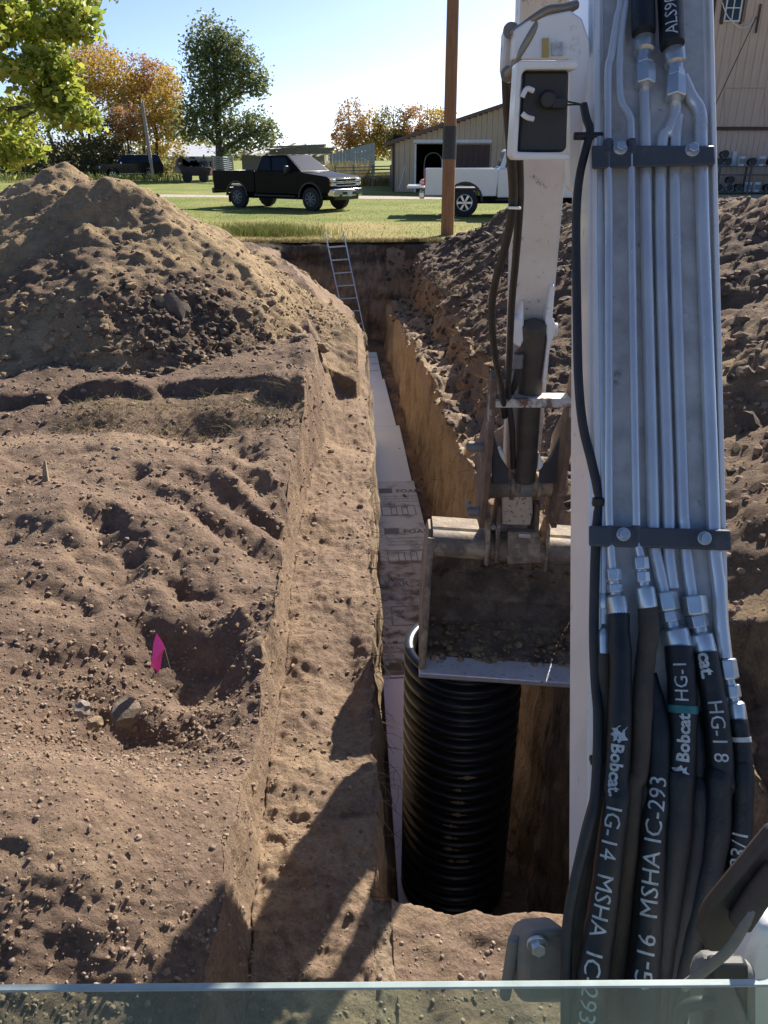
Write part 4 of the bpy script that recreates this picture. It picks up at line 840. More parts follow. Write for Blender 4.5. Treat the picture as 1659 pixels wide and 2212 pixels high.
# ---- window: lower pane of the cab front, and the wiper
M_pane = glass_mat('green_glass', (.84, .92, .87), 0, rough=.02, dust=.07, dustc=(.55, .66, .58))
M_gedge = mat('glass_edge', (.40, .47, .45), (.28, .35, .33), rough=.2, scale=20, bump=.02, spec=.6)
YG = .50; za_, zb_ = at_y(0, 2141, YG), at_y(1659, 2129, YG)
dz = (zb_.z - za_.z) / (zb_.x - za_.x); zc0 = za_.z - dz * za_.x
xa, xb = -.55, .62
mb = MB(); mb.hexa([(xa, YG, .5), (xb, YG, .5), (xb, YG + .006, .5), (xa, YG + .006, .5), (xa, YG, zc0 + dz*xa), (xb, YG, zc0 + dz*xb), (xb, YG + .006, zc0 + dz*xb), (xa, YG + .006, zc0 + dz*xa)])
pane = part(mb, 'window_pane', M_pane)
mb = MB(); mb.hexa([(xa, YG - .0006, zc0 + dz*xa - .002), (xb, YG - .0006, zc0 + dz*xb - .002), (xb, YG + .0066, zc0 + dz*xb - .002), (xa, YG + .0066, zc0 + dz*xa - .002), (xa, YG - .0006, zc0 + dz*xa + .0012), (xb, YG - .0006, zc0 + dz*xb + .0012), (xb, YG + .0066, zc0 + dz*xb + .0012), (xa, YG + .0066, zc0 + dz*xa + .0012)])
part(mb, 'pane_edge', M_gedge, pane, bevel=.001)
M_wiper = mat('wiper_black', (.045, .034, .030), (.028, .024, .022), rough=.5, scale=10, bump=.1, spots=(.12, .085, .07), spot_scale=6, spot_cut=(.5, .75))
wp = plate([(1518, 1995), (1530, 1968), (1668, 1800), (1690, 1800), (1690, 1940), (1600, 2010), (1560, 2060), (1530, 2060), (1512, 2030)], .60, .018, 'wiper_arm', M_wiper, bevel=.006)
mb = MB(); mb.tube(catmull([at_y(1476, 2132, .58), at_y(1530, 2090, .575), at_y(1575, 2050, .575), at_y(1612, 1990, .58), at_y(1640, 1930, .585)], 6), .0055, 10); part(mb, 'wiper_hose', M_cast, wp, smooth=True)
mb = MB(); mb.tube(catmull([at_y(1600, 1990, .59), at_y(1640, 1930, .59), at_y(1680, 1880, .59)], 6), .014, 12); part(mb, 'wiper_link', M_wiper, wp, smooth=True)
plate([(1500, 2130), (1510, 2098), (1530, 2090), (1570, 2088), (1640, 2110), (1640, 2300), (1500, 2300)], .66, .03, 'boom_foot_cover', M_cast, bevel=.012)
plate([(1620, 2060), (1650, 2010), (1700, 2010), (1700, 2330), (1590, 2330), (1600, 2140)], .70, .05, 'boom_foot_cover', M_white, bevel=.012)
plate([(1536, 2090), (1620, 2090), (1616, 2330), (1538, 2330)], .635, .02, 'wiper_mount', M_black, wp, .006)
mb = MB(); a_ = at_y(1480, 2225, .62); mb.tube(catmull([at_y(1462, 2260, .63), at_y(1470, 2190, .63), at_y(1500, 2168, .63), at_y(1540, 2165, .63)], 6), .008, 10); part(mb, 'wiper_seal', M_black, wp, smooth=True)
# cab floor and lower house so that the window and boom stand on something
mb = MB(); mb.box((.05, .12, .18), (1.25, .70, .62)); part(mb, 'cab_floor', M_cast, bevel=.03)
for sx in (-.72, .82):
    mb = MB(); mb.box((sx, -.2, -.33), (.36, 1.35, .46)); part(mb, 'track', M_black, bevel=.14, seg=5)
mb = MB(); mb.hexa([(xa - .05, YG - .02, .42), (xa, YG - .02, .42), (xa, YG + .03, .42), (xa - .05, YG + .03, .42), (xa - .05, YG - .30, 2.45), (xa, YG - .30, 2.45), (xa, YG - .25, 2.45), (xa - .05, YG - .25, 2.45)]); part(mb, 'cab_pillar', M_black, bevel=.01)
mb = MB(); mb.box((.03, YG + .003, .48), (xb - xa + .1, .05, .06)); part(mb, 'window_frame', M_black, pane, bevel=.006)

# ============================================================ THINGS IN AND AROUND THE TRENCH
# ---- corrugated pipe standing in the pit
M_pipe = mat('black_corrugated_plastic', (.016, .018, .022), (.024, .024, .026), rough=.30, scale=7, bump=.12, bscale=26, spots=(.10, .078, .055), spot_scale=6, spot_cut=(.60, .85), rough2=.4)
PC = Vector((.475, 3.80, 0)); PR = .355; z0p, z1p = -2.68, -.705
pitch = .098; nz = int((z1p - z0p) / pitch * 14); V = []; nth = 72
for i in range(nz + 1):
    z = z0p + (z1p - z0p) * i / nz; ph = ((z1p - z) / pitch) % 1.0
    c_ = math.cos(2 * math.pi * ph); r = PR - .026 + .026 * (1 if c_ > .35 else -1 if c_ < -.55 else (c_ + .1) / .45)
    V.append([(PC.x + r * math.cos(t), PC.y + r * math.sin(t), z) for t in np.linspace(0, 2*math.pi, nth)])
for r, z in ((PR - .005, z1p + .006), (PR - .05, z1p + .008), (PR - .058, z1p - .01), (PR - .058, z0p)):
    V.append([(PC.x + r * math.cos(t), PC.y + r * math.sin(t), z) for t in np.linspace(0, 2*math.pi, nth)])
pipe = tag(grid_obj('culvert_pipe', np.array(V), M_pipe), 'black corrugated plastic pipe standing upright in the pit', 'pipe')
M_mud = mat('dried_mud', (.42, .33, .22), (.30, .23, .15), rough=.95, scale=30, bump=.5)
for k in range(11):                                                  # mud flakes stuck on the ribs
    zz = z1p - pitch * (7 + k * .82 if k < 10 else 9.3); zz = z1p - pitch * round((z1p - zz) / pitch); a0 = R(-96 + random.uniform(-9, 9)); wdt = random.uniform(.05, .14)
    mb = MB(); pts = []
    for s_ in range(9):
        a_ = a0 + wdt * (s_ / 8 - .5) * 2.2; h_ = (.006 + .016 * random.random()) * math.sin(math.pi * (s_ + .4) / 8.8)
        for sg in (1, -1): pts.append((PC.x + (PR + .002) * math.cos(a_), PC.y + (PR + .002) * math.sin(a_), zz + sg * h_ * (1 if sg > 0 else .7) - .012))
    mb.add(pts, [(2*i, 2*i + 2, 2*i + 3, 2*i + 1) for i in range(8)]); mb.build('mud_flake', M_mud, pipe)
# ---- foam boards on the trench floor
def foam_mat(n, c, c2, mud, cut, sc=5): return mat(n, c, c2, rough=.75, scale=2.2, bump=.05, spots=mud, spot_scale=sc, spot_cut=cut)
M_fw = foam_mat('white_foam', (.82, .89, .94), (.76, .83, .89), (.42, .36, .30), (.68, .76))
M_fp = foam_mat('printed_foam', (.72, .73, .76), (.60, .61, .63), (.17, .13, .11), (.52, .74), 4)
M_fm = foam_mat('muddy_foam', (.56, .53, .55), (.42, .38, .38), (.13, .10, .08), (.46, .60), 4)
M_fk = foam_mat('pink_foam', (.78, .71, .86), (.72, .65, .80), (.33, .27, .22), (.70, .8))
M_ink = mat('grey_ink', (.17, .17, .19), (.28, .27, .29), rough=.85, scale=40, bump=0)
fb = [(.30, .88, 15.32, 17.75, M_fw, .00, 'far white foam board on the trench floor, next to the ladder foot'), (.31, .93, 12.36, 15.36, M_fw, .012, 'clean white foam board touching the one at the ladder foot'),
      (.34, .99, 9.90, 12.40, M_fw, -.008, 'clean white foam board touching the board printed with FOAM'), (.32, 1.01, 7.62, 9.94, M_fp, .0, 'printed foam board with FOAM lettering on the trench floor'),
      (.33, 1.00, 5.48, 7.66, M_fm, .006, 'muddy printed foam board marked 250 behind the black pipe'), (.315, .94, 2.9, 5.52, M_fk, .0, 'pale pink foam board beside and under the black pipe')]
boards = []
for i, (xa_, xb_, ya_, yb_, m_, sk, lab) in enumerate(fb):
    zt = -2.235 + .006 * (i % 2); mb = MB(); c_ = [(xa_ + sk, ya_), (xb_ + sk, ya_), (xb_ - sk, yb_), (xa_ - sk, yb_)]
    dr = .64 if i == 5 else 0         # the last board dips towards the pit
    mb.hexa([(*T2W(a, b), zt - .05 - (dr if j < 2 else 0)) for j, (a, b) in enumerate(c_)] + [(*T2W(a, b), zt - (dr if j < 2 else 0)) for j, (a, b) in enumerate(c_)])
    boards.append(tag(mb.build('foam_board', m_, bevel=.004), lab, 'foam board', 'foam boards along the trench'))
def tprint(txt, x_, y_, size, zt, par, bold=0, sx=1, sy=1.25):
    V, F = text_mesh(txt, size, bold); mb = MB(); mb.add([(*T2W(x_ + a*sx, y_ + b*sy), zt + .003) for a, b, _ in V], F); mb.build('lettering', M_ink, par)
def tbox(x0, x1, y0, y1, zt, par, lw=.010, fill=False):
    for a, b, c, d in ([(x0, x1, y0, y1)] if fill else [(x0, x1, y0, y0 + lw*1.6), (x0, x1, y1 - lw*1.6, y1), (x0, x0 + lw, y0 + lw*1.6, y1 - lw*1.6), (x1 - lw, x1, y0 + lw*1.6, y1 - lw*1.6)]):
        mb = MB(); mb.add([(*T2W(p, q), zt + .003) for p, q in ((a, c), (b, c), (b, d), (a, d))], [(0,1,2,3)]); mb.build('printed_mark', M_ink, par)
bd = boards[3]; zt = -2.229
for yo in (9.52, 8.28):
    tbox(.50, .68, yo, yo + .16, zt, bd, fill=True); tprint('FOAM', .73, yo + .01, .125, zt, bd, .003)
    for k in range(3): tprint('INSULATION PANEL RIGID', .52, yo - .13 - .085*k, .042, zt, bd)
    tbox(.50, .94, yo - .72, yo - .42, zt, bd); tbox(.62, .70, yo - .70, yo - .46, zt, bd); tbox(.76, .84, yo - .70, yo - .46, zt, bd)
bd = boards[4]; zt = -2.235
tprint('ULAR', .36, 7.05, .135, zt, bd, .003); tprint('250', .76, 7.05, .135, zt, bd, .003); tprint('R-10', .76, 6.72, .12, zt, bd, .003)
tbox(.46, .78, 6.30, 6.66, zt, bd); tbox(.80, .97, 6.02, 6.26, zt, bd); tbox(.34, .60, 5.86, 6.02, zt, bd); tbox(.345, .50, 5.56, 5.76, zt, bd)
bd = boards[1]; zt = -2.229
tprint('250', .70, 16.6, .13, -2.235, boards[0]); tprint('INSUL', .62, 16.0, .13, -2.235, boards[0]); tprint('FOAM', .60, 17.2, .11, -2.235, boards[0])
# ---- ladder
M_alu = mat('aluminium', (.66, .68, .71), (.52, .54, .57), rough=.34, metal=.85, scale=12, bump=.05)
fR = at_z(794, 748, FZ + .02); tR_ = at_y(741, 499, 19.35); tL_ = at_y(702, 502, 19.35); fL = fR + (tL_ - tR_) * 1.0
lad = thing('ladder', 'aluminium straight ladder leaning on the far end wall of the trench', 'ladder', tuple((fR + fL) / 2))
upv = (tR_ - fR).normalized(); sd_ = (tR_ - tL_).normalized(); bk_ = upv.cross(sd_).normalized()
for f_, t0 in ((fR, tR_), (fL, tL_)):
    mb = MB(); w_ = .014; dpt = .036; mb.hexa([f_ + sd_*a*w_ + bk_*b*dpt for a, b in ((-1,-1),(1,-1),(1,1),(-1,1))] + [t0 + sd_*a*w_ + bk_*b*dpt for a, b in ((-1,-1),(1,-1),(1,1),(-1,1))]); mb.build('rail', M_alu, lad, bevel=.004)
Ln = (tR_ - fR).length; k = .25
while k < Ln - .08:
    mb = MB(); mb.cyl(fL + upv*k, fR + upv*k, .019, None, 10); mb.build('rung', M_alu, lad, smooth=True); k += .305
# ---- black poly pipe arching by the ladder foot
M_poly = mat('poly_pipe', (.02, .02, .022), (.03, .03, .03), rough=.4, scale=10, bump=.03)
mb = MB(); mb.tube(catmull([at_y(640, 690, 17.6), at_y(668, 680, 17.8), at_y(700, 671, 18.0), at_y(725, 672, 18.1), at_y(752, 688, 18.1), at_y(775, 712, 18.05), at_y(786, 740, 18.0), at_z(790, 765, FZ)], 8), .022, 10)
tag(mb.build('water_pipe', M_poly, smooth=True), 'thin black plastic pipe arching in front of the ladder', 'pipe')
# ---- survey flags
M_pink = mat('pink_vinyl', (.95, .07, .42), (.86, .05, .34), rough=.45, scale=20, bump=.1)
def flag(poly, Yd, stake, label):
    pts = [at_y(u, v, Yd + dy) for u, v, dy in poly]; b0, b1 = (at_y(u, v, Yd + dy) for u, v, dy in stake)
    f = thing('survey_flag', label, 'flag', tuple(b1)); mb = MB(); n = len(pts); cen = sum(pts, Vector()) / n + Vector((0, -.012, 0))
    for off in (0, .0012): mb.add([p + Vector((0, off, 0)) for p in pts] + [cen + Vector((0, off, 0))], [(i, (i+1) % n, n) for i in range(n)])
    mb.build('flag', M_pink, f); mb = MB(); mb.cyl(b0, b1, .0014, None, 6); mb.build('wire_stake', M_alu, f)
pf = at_z(345, 1460, -.13).y
flag([(338, 1368, 0), (346, 1380, -.005), (356, 1398, -.015), (351, 1412, .0), (347, 1440, .005), (342, 1456, .0), (337, 1446, -.01), (325, 1440, -.02), (329, 1415, -.01), (331, 1390, .0)], pf - .01, [(356, 1400, 0), (375, 1470, .05)], 'pink survey flag on a wire stake in loose dirt above the gravel hollow')
flag([(1646, 1322, 0), (1658, 1312, 0), (1676, 1308, 0), (1678, 1345, 0), (1660, 1338, 0)], 3.05, [(1660, 1318, 0), (1668, 1420, 0)], 'pink survey flag on the dirt bank behind the boom hoses')
# ---- broken wooden stake in the dirt
M_wood = mat('weathered_wood', (.42, .32, .21), (.26, .19, .12), rough=.85, scale=5, bump=.3, stretch=(10, 10, 1.2))
a_, b_ = at_z(98, 1082, -.03), at_z(98, 1082, -.03) + Vector((-.01, .10, .22)); mb = MB()
mb.hexa([a_ + Vector(p) for p in ((-.035, -.01, -.04), (.035, -.01, -.04), (.035, .03, -.04), (-.035, .03, -.04))] + [b_ + Vector(p) for p in ((-.010, 0, -.02), (.010, 0, 0), (.010, .02, .01), (-.008, .02, .0))])
tag(mb.build('wooden_stake', M_wood, bevel=.004), 'broken wooden stake sticking out of the loose dirt', 'stake')
# ---- utility pole
M_pole = mat('pole_wood', (.30, .155, .075), (.19, .10, .05), rough=.8, scale=5, bump=.3, stretch=(6, 6, .35), spots=(.09, .055, .035), spot_scale=9, spot_cut=(.6, .72))
pbz = at_y(967, 470, 21.5); ptz = at_y(979, -10, 21.5); dirp = (ptz - pbz).normalized()
base_p = pbz - dirp * ((pbz.z + .3) / dirp.z); top_p = base_p + dirp * 9.5
pole = thing('utility_pole', 'brown wooden utility pole with a black band standing in front of the white pickup', 'utility pole', tuple(base_p))
mb = MB(); mb.tube([base_p.lerp(top_p, t) for t in np.linspace(0, 1, 14)], [.172 - .05 * t for t in np.linspace(0, 1, 14)], 20); mb.build('pole_shaft', M_pole, pole, smooth=True)
a_, b_ = at_y(970.5, 344, 21.33), at_y(972, 272, 21.33); t0 = (a_.z - base_p.z) / dirp.z; t1 = (b_.z - base_p.z) / dirp.z
mb = MB(); mb.tube([base_p + dirp*t0, base_p + dirp*t1], [.172, .168], 20); mb.build('pole_band', M_black, pole, smooth=True)

# ============================================================ VEHICLES
M_tyre = mat('tyre', (.022, .021, .020), (.04, .036, .032), rough=.8, scale=20, bump=.2)
M_chrome = mat('chrome', (.75, .76, .78), (.62, .63, .65), rough=.12, metal=1, scale=6, bump=0)
M_glass = glass_mat('vehicle_glass', (.5, .55, .55), .55)
M_red = mat('red_lens', (.55, .015, .012), (.35, .01, .01), rough=.2, bump=0, coat=.5)
M_amber = mat('amber_lens', (.75, .25, .04), (.6, .18, .03), rough=.2, bump=0)
M_lens = mat('clear_lens', (.75, .78, .80), (.55, .58, .6), rough=.12, bump=0, coat=.5)
M_rim = mat('wheel_rim', (.20, .20, .20), (.13, .13, .13), rough=.45, metal=.4, scale=10, bump=0)
M_rimsplit = mat('machined_rim', (.72, .72, .72), (.6, .6, .6), rough=.25, metal=.8, scale=10, bump=0)
M_plate = mat('licence_plate', (.62, .68, .72), (.50, .56, .62), rough=.5, bump=0)
M_gap = mat('shut_line', (.006, .006, .006), rough=.8, bump=0)
def lp(mb, name, m_, par, **k):
    o = mb.build(name, m_, None, **k); o.parent = par; return o
def arch(ax, z, r, n=9, a0=0, a1=180): return [(ax + r * math.cos(R(a)), z + r * math.sin(R(a))) for a in np.linspace(a1, a0, n)]
def side(poly, y0, y1):
    mb = MB(); mb.prism([(x, y0, z) for x, z in poly], (0, y1 - y0, 0)); return mb
def quad_pane(q, u0, u1, v0, v1, off, cut=None):
    q = [Vector(p) for p in q]; nrm = (q[1] - q[0]).cross(q[3] - q[0]).normalized()
    f = lambda u, v: (q[0].lerp(q[1], u)).lerp(q[3].lerp(q[2], u), v)
    pts = [f(u0, v0), f(u1, v0), f(u1 if cut is None else cut[1], v1), f(u0 if cut is None else cut[0], v1)]
    mb = MB(); mb.prism([p + nrm * (off - .008) for p in pts], nrm * .012); return mb
def wheel(root, ax, sy, W, r, rim_m, spokes, wdt=.27):
    y = sy * (W - wdt / 2 - .02); mb = MB(); yo = sy
    mb.tube([(ax, y - wdt/2, r), (ax, y - wdt/2 + .03, r), (ax, y + wdt/2 - .03, r), (ax, y + wdt/2, r)], [r*.86, r, r, r*.86], 32); w_ = lp(mb, 'wheel', M_tyre, root, smooth=True)
    ye = y + sy * (wdt/2 - .03)
    mb = MB(); mb.tube([(ax + r*.56*math.cos(q), ye + sy*.03, r + r*.56*math.sin(q)) for q in np.linspace(0, 6.2832, 29)], r*.045, 6, False, Vector((0, 1, 0))); lp(mb, 'rim', rim_m, w_, smooth=True)
    mb = MB(); mb.tube([(ax, ye - sy*.01, r), (ax, ye + sy*.031, r)], [r*.55, r*.55], 28); lp(mb, 'rim_well', M_gap, w_, smooth=True)
    mb = MB(); mb.tube([(ax, ye + sy*.03, r), (ax, ye + sy*.06, r)], [r*.17, r*.13], 14); lp(mb, 'hub', rim_m if spokes < 7 else M_rim, w_, bevel=.004)
    for k in range(spokes):
        a = 2*math.pi*k/spokes; dx, dz = math.cos(a), math.sin(a); px_, pz_ = -dz, dx
        mb = MB(); hw0, hw1 = r*.06, r*(.075 if spokes > 6 else .09)
        mb.prism([(ax + dx*r*.12 + px_*hw0, ye + sy*.034, r + dz*r*.12 + pz_*hw0), (ax + dx*r*.12 - px_*hw0, ye + sy*.034, r + dz*r*.12 - pz_*hw0), (ax + dx*r*.56 - px_*hw1, ye + sy*.034, r + dz*r*.56 - pz_*hw1), (ax + dx*r*.56 + px_*hw1, ye + sy*.034, r + dz*r*.56 + pz_*hw1)], (0, sy*.012, 0)); lp(mb, 'spoke', rim_m, w_)
    return w_
def pickup(name, label, loc, rz, paint, rim_m, spokes, gate_down=False, WB=3.66, emblem_m=None):
    root = thing(name, label, 'pickup truck', loc); root.rotation_euler = (0, 0, rz); W = 1.0; rr = .41; zb = 1.36
    f = WB + .92
    cabp = [(.98, .56)] + [(.98, .56)][:0] + [(WB - .58, .56)] + arch(WB, .45, .53) + [(WB + .60, .60), (f - .06, .62), (f, .80), (f - .02, 1.12), (f - .16, 1.20), (WB - .30, 1.31), (WB - .55, 1.36), (.98, zb)]
    lp(side(cabp, -W, W), 'body', paint, root, bevel=.045, seg=3, ang=50)
    bedp = [(-1.22, .62)] + [(-.55, .62)] + arch(0, .45, .53) + [(.55, .60), (.95, .60), (.95, zb), (-1.22, zb)]
    for sy in (-1, 1): lp(side(bedp, sy*W, sy*(W - .10)), 'bed_side', paint, root, bevel=.03, seg=2, ang=50)
    mb = MB(); mb.box((-.14, 0, .80), (2.14, 1.80, .06)); lp(mb, 'bed_floor', M_black, root)
    mb = MB()
    if gate_down: mb.box((-1.50, 0, .84), (.56, 1.62, .07))
    else: mb.box((-1.19, 0, 1.10), (.06, 1.80, .50))
    tg = lp(mb, 'tailgate', paint, root, bevel=.02)
    mb = MB(); mb.box((-1.31, 0, .62), (.16, 1.90, .20)); lp(mb, 'rear_bumper', M_chrome if gate_down else M_black, root, bevel=.03)
    # greenhouse
    b = [(1.02, -.93, zb - .01), (WB - .42, -.93, zb - .03), (WB - .42, .93, zb - .03), (1.02, .93, zb - .01)]; t = [(1.20, -.74, 1.90), (WB - 1.28, -.74, 1.92), (WB - 1.28, .74, 1.92), (1.20, .74, 1.90)]
    mb = MB(); mb.hexa(b + t); cabt = lp(mb, 'cab', paint, root, bevel=.05, seg=3)
    for sy, q in ((-1, [b[0], b[1], t[1], t[0]]), (1, [b[2], b[3], t[3], t[2]])):
        a, c = ((.06, .33), (.38, .80)) if sy < 0 else ((.67, .94), (.20, .62))
        lp(quad_pane(q, a[0], a[1], .08, .86, .004, None), 'window', M_glass, cabt, bevel=.004)
        lp(quad_pane(q, c[0], c[1], .08, .86, .004, (.40, .90) if sy < 0 else (.10, .60)), 'window', M_glass, cabt, bevel=.004)
    lp(quad_pane([b[1], b[2], t[2], t[1]], .06, .94, .10, .92, .006), 'windscreen', M_glass, cabt, bevel=.004)
    lp(quad_pane([b[3], b[0], t[0], t[3]], .10, .90, .15, .85, .006), 'rear_window', M_glass, cabt, bevel=.004)
    for sy in (-1, 1):
        for ax in (0, WB): wheel(root, ax, sy, W, rr, rim_m, spokes)
        for ax in (0, WB):
            mb = MB(); A = arch(ax, .45, .56, 13); Bq = arch(ax, .45, .50, 13); y0 = sy * (W + .012); mb.v = [(x, y0, z) for x, z in A] + [(x, y0, z) for x, z in Bq] + [(x, y0 - sy*.05, z) for x, z in A] + [(x, y0 - sy*.05, z) for x, z in Bq]
            n = 13; mb.f = [(i, i+1, n+i+1, n+i) for i in range(12)] + [(i, i+1, 2*n+i+1, 2*n+i) for i in range(12)] + [(n+i, n+i+1, 3*n+i+1, 3*n+i) for i in range(12)]; lp(mb, 'wheel_arch', M_black, root)
        for xg in (1.62, 2.72):
            mb = MB(); mb.box((xg, sy*W, .95), (.012, .006, .72)); lp(mb, 'door_gap', M_gap, root)
        for xg in (1.75, 2.52):
            mb = MB(); mb.box((xg - .02, sy*(W + .012), 1.22), (.20, .03, .045)); lp(mb, 'door_handle', paint, root, bevel=.01)
        mb = MB(); mb.box((WB - .98, sy*(W + .13), 1.42), (.10, .20, .26)); mi = lp(mb, 'mirror', M_black, root, bevel=.03)
        mb = MB(); mb.box((-1.225, sy*(W - .06), 1.12), (.05, .135, .42)); lp(mb, 'tail_light', M_red, root, bevel=.02)
        mb = MB(); mb.box((1.95, sy*(W - .03), .50), (2.0, .14, .06)); lp(mb, 'running_board', M_black, root, bevel=.02)
        mb = MB(); mb.box((-.42, sy*(W - .1), .38), (.03, .24, .34)); lp(mb, 'mud_flap', M_black, root)
        for zz, m_ in ((1.06, M_lens), (.93, M_lens)):
            mb = MB(); mb.box((f + .005, sy*.78, zz), (.05, .32, .105)); hl_ = lp(mb, 'headlight', m_, root, bevel=.015)
            mb = MB(); mb.box((f - .03, sy*.945, zz), (.10, .07, .10)); lp(mb, 'indicator', M_amber, root, bevel=.01)
        mb = MB(); mb.cyl((f + .12, sy*.52, .54), (f + .17, sy*.52, .54), .06, None, 14); lp(mb, 'tow_hook', M_black, root)
    mb = MB(); mb.box((f + .005, 0, .995), (.04, 1.20, .30)); gr = lp(mb, 'grille', M_gap, root, bevel=.01)
    for zz in (1.115, 1.02, .97, .875):
        mb = MB(); mb.box((f + .03, 0, zz), (.03, 1.24, .035)); lp(mb, 'grille_bar', M_chrome, gr, bevel=.008)
    mb = MB(); e_ = [(-.15, .035), (-.05, .035), (-.05, .06), (.05, .06), (.05, .035), (.15, .035), (.13, -.03), (.05, -.03), (.05, -.055), (-.05, -.055), (-.05, -.03), (-.17, -.03)]
    mb.prism([(f + .045, y, 1.0 + z) for y, z in e_], (.02, 0, 0)); lp(mb, 'emblem', emblem_m or M_chrome, gr)
    mb = MB(); mb.prism([(f - .10, -1.01, .78), (f + .12, -.90, .78), (f + .17, -.4, .78), (f + .17, .4, .78), (f + .12, .90, .78), (f - .10, 1.01, .78), (f - .10, 1.01, .52), (f + .10, .90, .52)][:6], (0, 0, -.26)); lp(mb, 'front_bumper', M_chrome, root, bevel=.035, seg=3)
    mb = MB(); mb.box((f + .165, 0, .64), (.03, .86, .11)); lp(mb, 'bumper_slot', M_black, root, bevel=.01)
    mb = MB(); mb.box((f + .18, 0, .585), (.02, .30, .15)); lp(mb, 'licence_plate', M_plate, root)
    mb = MB(); mb.box((f + .02, 0, .46), (.10, 1.5, .14)); lp(mb, 'air_dam', M_black, root, bevel=.03)
    mb = MB(); mb.box((WB/2, 0, .46), (WB + .9, 1.2, .18)); lp(mb, 'chassis', M_gap, root)
    return root
M_blackpaint = mat('black_car_paint', (.006, .006, .007), (.008, .008, .009), rough=.28, scale=2, bump=0, coat=.05, rough2=.34, spec=.06)
M_whitepaint = mat('white_car_paint', (.78, .78, .78), (.72, .72, .72), rough=.3, scale=2, bump=0, coat=.6)
M_gold = mat('gold_badge', (.60, .44, .16), (.5, .36, .12), rough=.35, metal=.6, bump=0)
th = R(-33); fw_ = at_z(676, 456, 0); WBk = 3.66
loc_ = Vector((fw_.x, fw_.y, 0)) - Vector((math.cos(th)*WBk + math.sin(th)*.86, math.sin(th)*WBk - math.cos(th)*.86, 0))
bt = pickup('pickup_truck', 'black pickup truck with chrome grille parked on the lawn', tuple(loc_), th, M_blackpaint, M_rim, 8, emblem_m=M_gold)
rw_ = at_z(1012, 468, 0); th2 = R(-3)
wt = pickup('pickup_truck', 'white pickup truck with its tailgate down beside the utility pole', (rw_.x - .12, rw_.y + .86, 0), th2, M_whitepaint, M_rimsplit, 6, True, WB=3.9); wt.scale = (1.1, 1.1, 1.1)
# bags lying on the lowered tailgate
mb = MB(); V_ = ICO2_V * np.array([.22, .34, .12]); mb.add([(rw_.x - 1.45 + a, rw_.y + .75 + b, 1.06 + c) for a, b, c in V_], ICO2_F.tolist()); tag(mb.build('feed_bag', mat('bag', (.62, .50, .46), (.40, .12, .10), rough=.8, scale=9, bump=.2), smooth=True), 'red and white bag lying on the lowered tailgate of the white pickup', 'bag')
# ---- SUV
def suv(name, label, loc, rz, paint):
    root = thing(name, label, 'suv', loc); root.rotation_euler = (0, 0, rz); W = 1.0; WB = 3.02; f = WB + .95; rr = .40
    body = [(-1.15, .50), (-.55, .50)] + arch(0, .44, .50) + [(.52, .48), (WB - .52, .48)] + arch(WB, .44, .50) + [(WB + .55, .50), (f, .52), (f + .03, .85), (f - .05, 1.12), (WB - .10, 1.22), (WB - .45, 1.27), (-1.18, 1.27), (-1.22, .9)]
    lp(side(body, -W, W), 'body', paint, root, bevel=.05, seg=3, ang=50)
    b = [(-1.17, -.93, 1.26), (WB - .35, -.93, 1.26), (WB - .35, .93, 1.26), (-1.17, .93, 1.26)]; t = [(-.98, -.76, 1.90), (WB - 1.05, -.76, 1.92), (WB - 1.05, .76, 1.92), (-.98, .76, 1.90)]
    mb = MB(); mb.hexa(b + t); c = lp(mb, 'cab', paint, root, bevel=.05, seg=3)
    for sy, q in ((-1, [b[0], b[1], t[1], t[0]]), (1, [b[2], b[3], t[3], t[2]])):
        for u0, u1 in ((.04, .28), (.32, .54), (.58, .80)):
            if sy > 0: u0, u1 = 1 - u1, 1 - u0
            lp(quad_pane(q, u0, u1, .10, .84, .004), 'window', M_glass, c, bevel=.004)
        for ax in (0, WB): wheel(root, ax, sy, W, rr, M_chrome, 5, .26)
        mb = MB(); mb.box((.4, sy*.70, 1.965), (2.4, .04, .035)); lp(mb, 'roof_rail', M_chrome, root, bevel=.01)
        mb = MB(); mb.box((WB - .72, sy*1.10, 1.30), (.10, .18, .16)); lp(mb, 'mirror', M_chrome, root, bevel=.03)
        mb = MB(); mb.box((f + .01, sy*.78, .98), (.08, .34, .16)); lp(mb, 'headlight', M_lens, root, bevel=.02)
        mb = MB(); mb.box((-1.20, sy*.92, 1.02), (.06, .12, .34)); lp(mb, 'tail_light', M_red, root, bevel=.02)
        mb = MB(); mb.box((1.5, sy*.97, .46), (2.0, .14, .06)); lp(mb, 'running_board', M_chrome, root, bevel=.02)
    lp(quad_pane([b[1], b[2], t[2], t[1]], .06, .94, .08, .92, .006), 'windscreen', M_glass, c); lp(quad_pane([b[3], b[0], t[0], t[3]], .08, .92, .2, .9, .006), 'rear_window', M_glass, c)
    mb = MB(); mb.box((f + .02, 0, .95), (.06, 1.1, .24)); g = lp(mb, 'grille', M_gap, root, bevel=.01)
    for zz in (1.03, .95, .87): mb = MB(); mb.box((f + .055, 0, zz), (.03, 1.1, .045)); lp(mb, 'grille_bar', M_chrome, g)
    mb = MB(); mb.box((f, 0, .60), (.14, 1.86, .22)); lp(mb, 'front_bumper', paint, root, bevel=.04)
    mb = MB(); mb.box((WB/2, 0, .44), (WB + 1.4, 1.3, .16)); lp(mb, 'chassis', M_gap, root)
    return root
sp = at_z(318, 387, 0)
suv('suv', 'black SUV with roof rails parked before the autumn trees', (sp.x + .1, sp.y, 0), R(180 + 26), mat('glossy_black_paint', (.008, .008, .009), (.010, .010, .011), rough=.2, scale=2, bump=0, coat=.3, spec=.2))

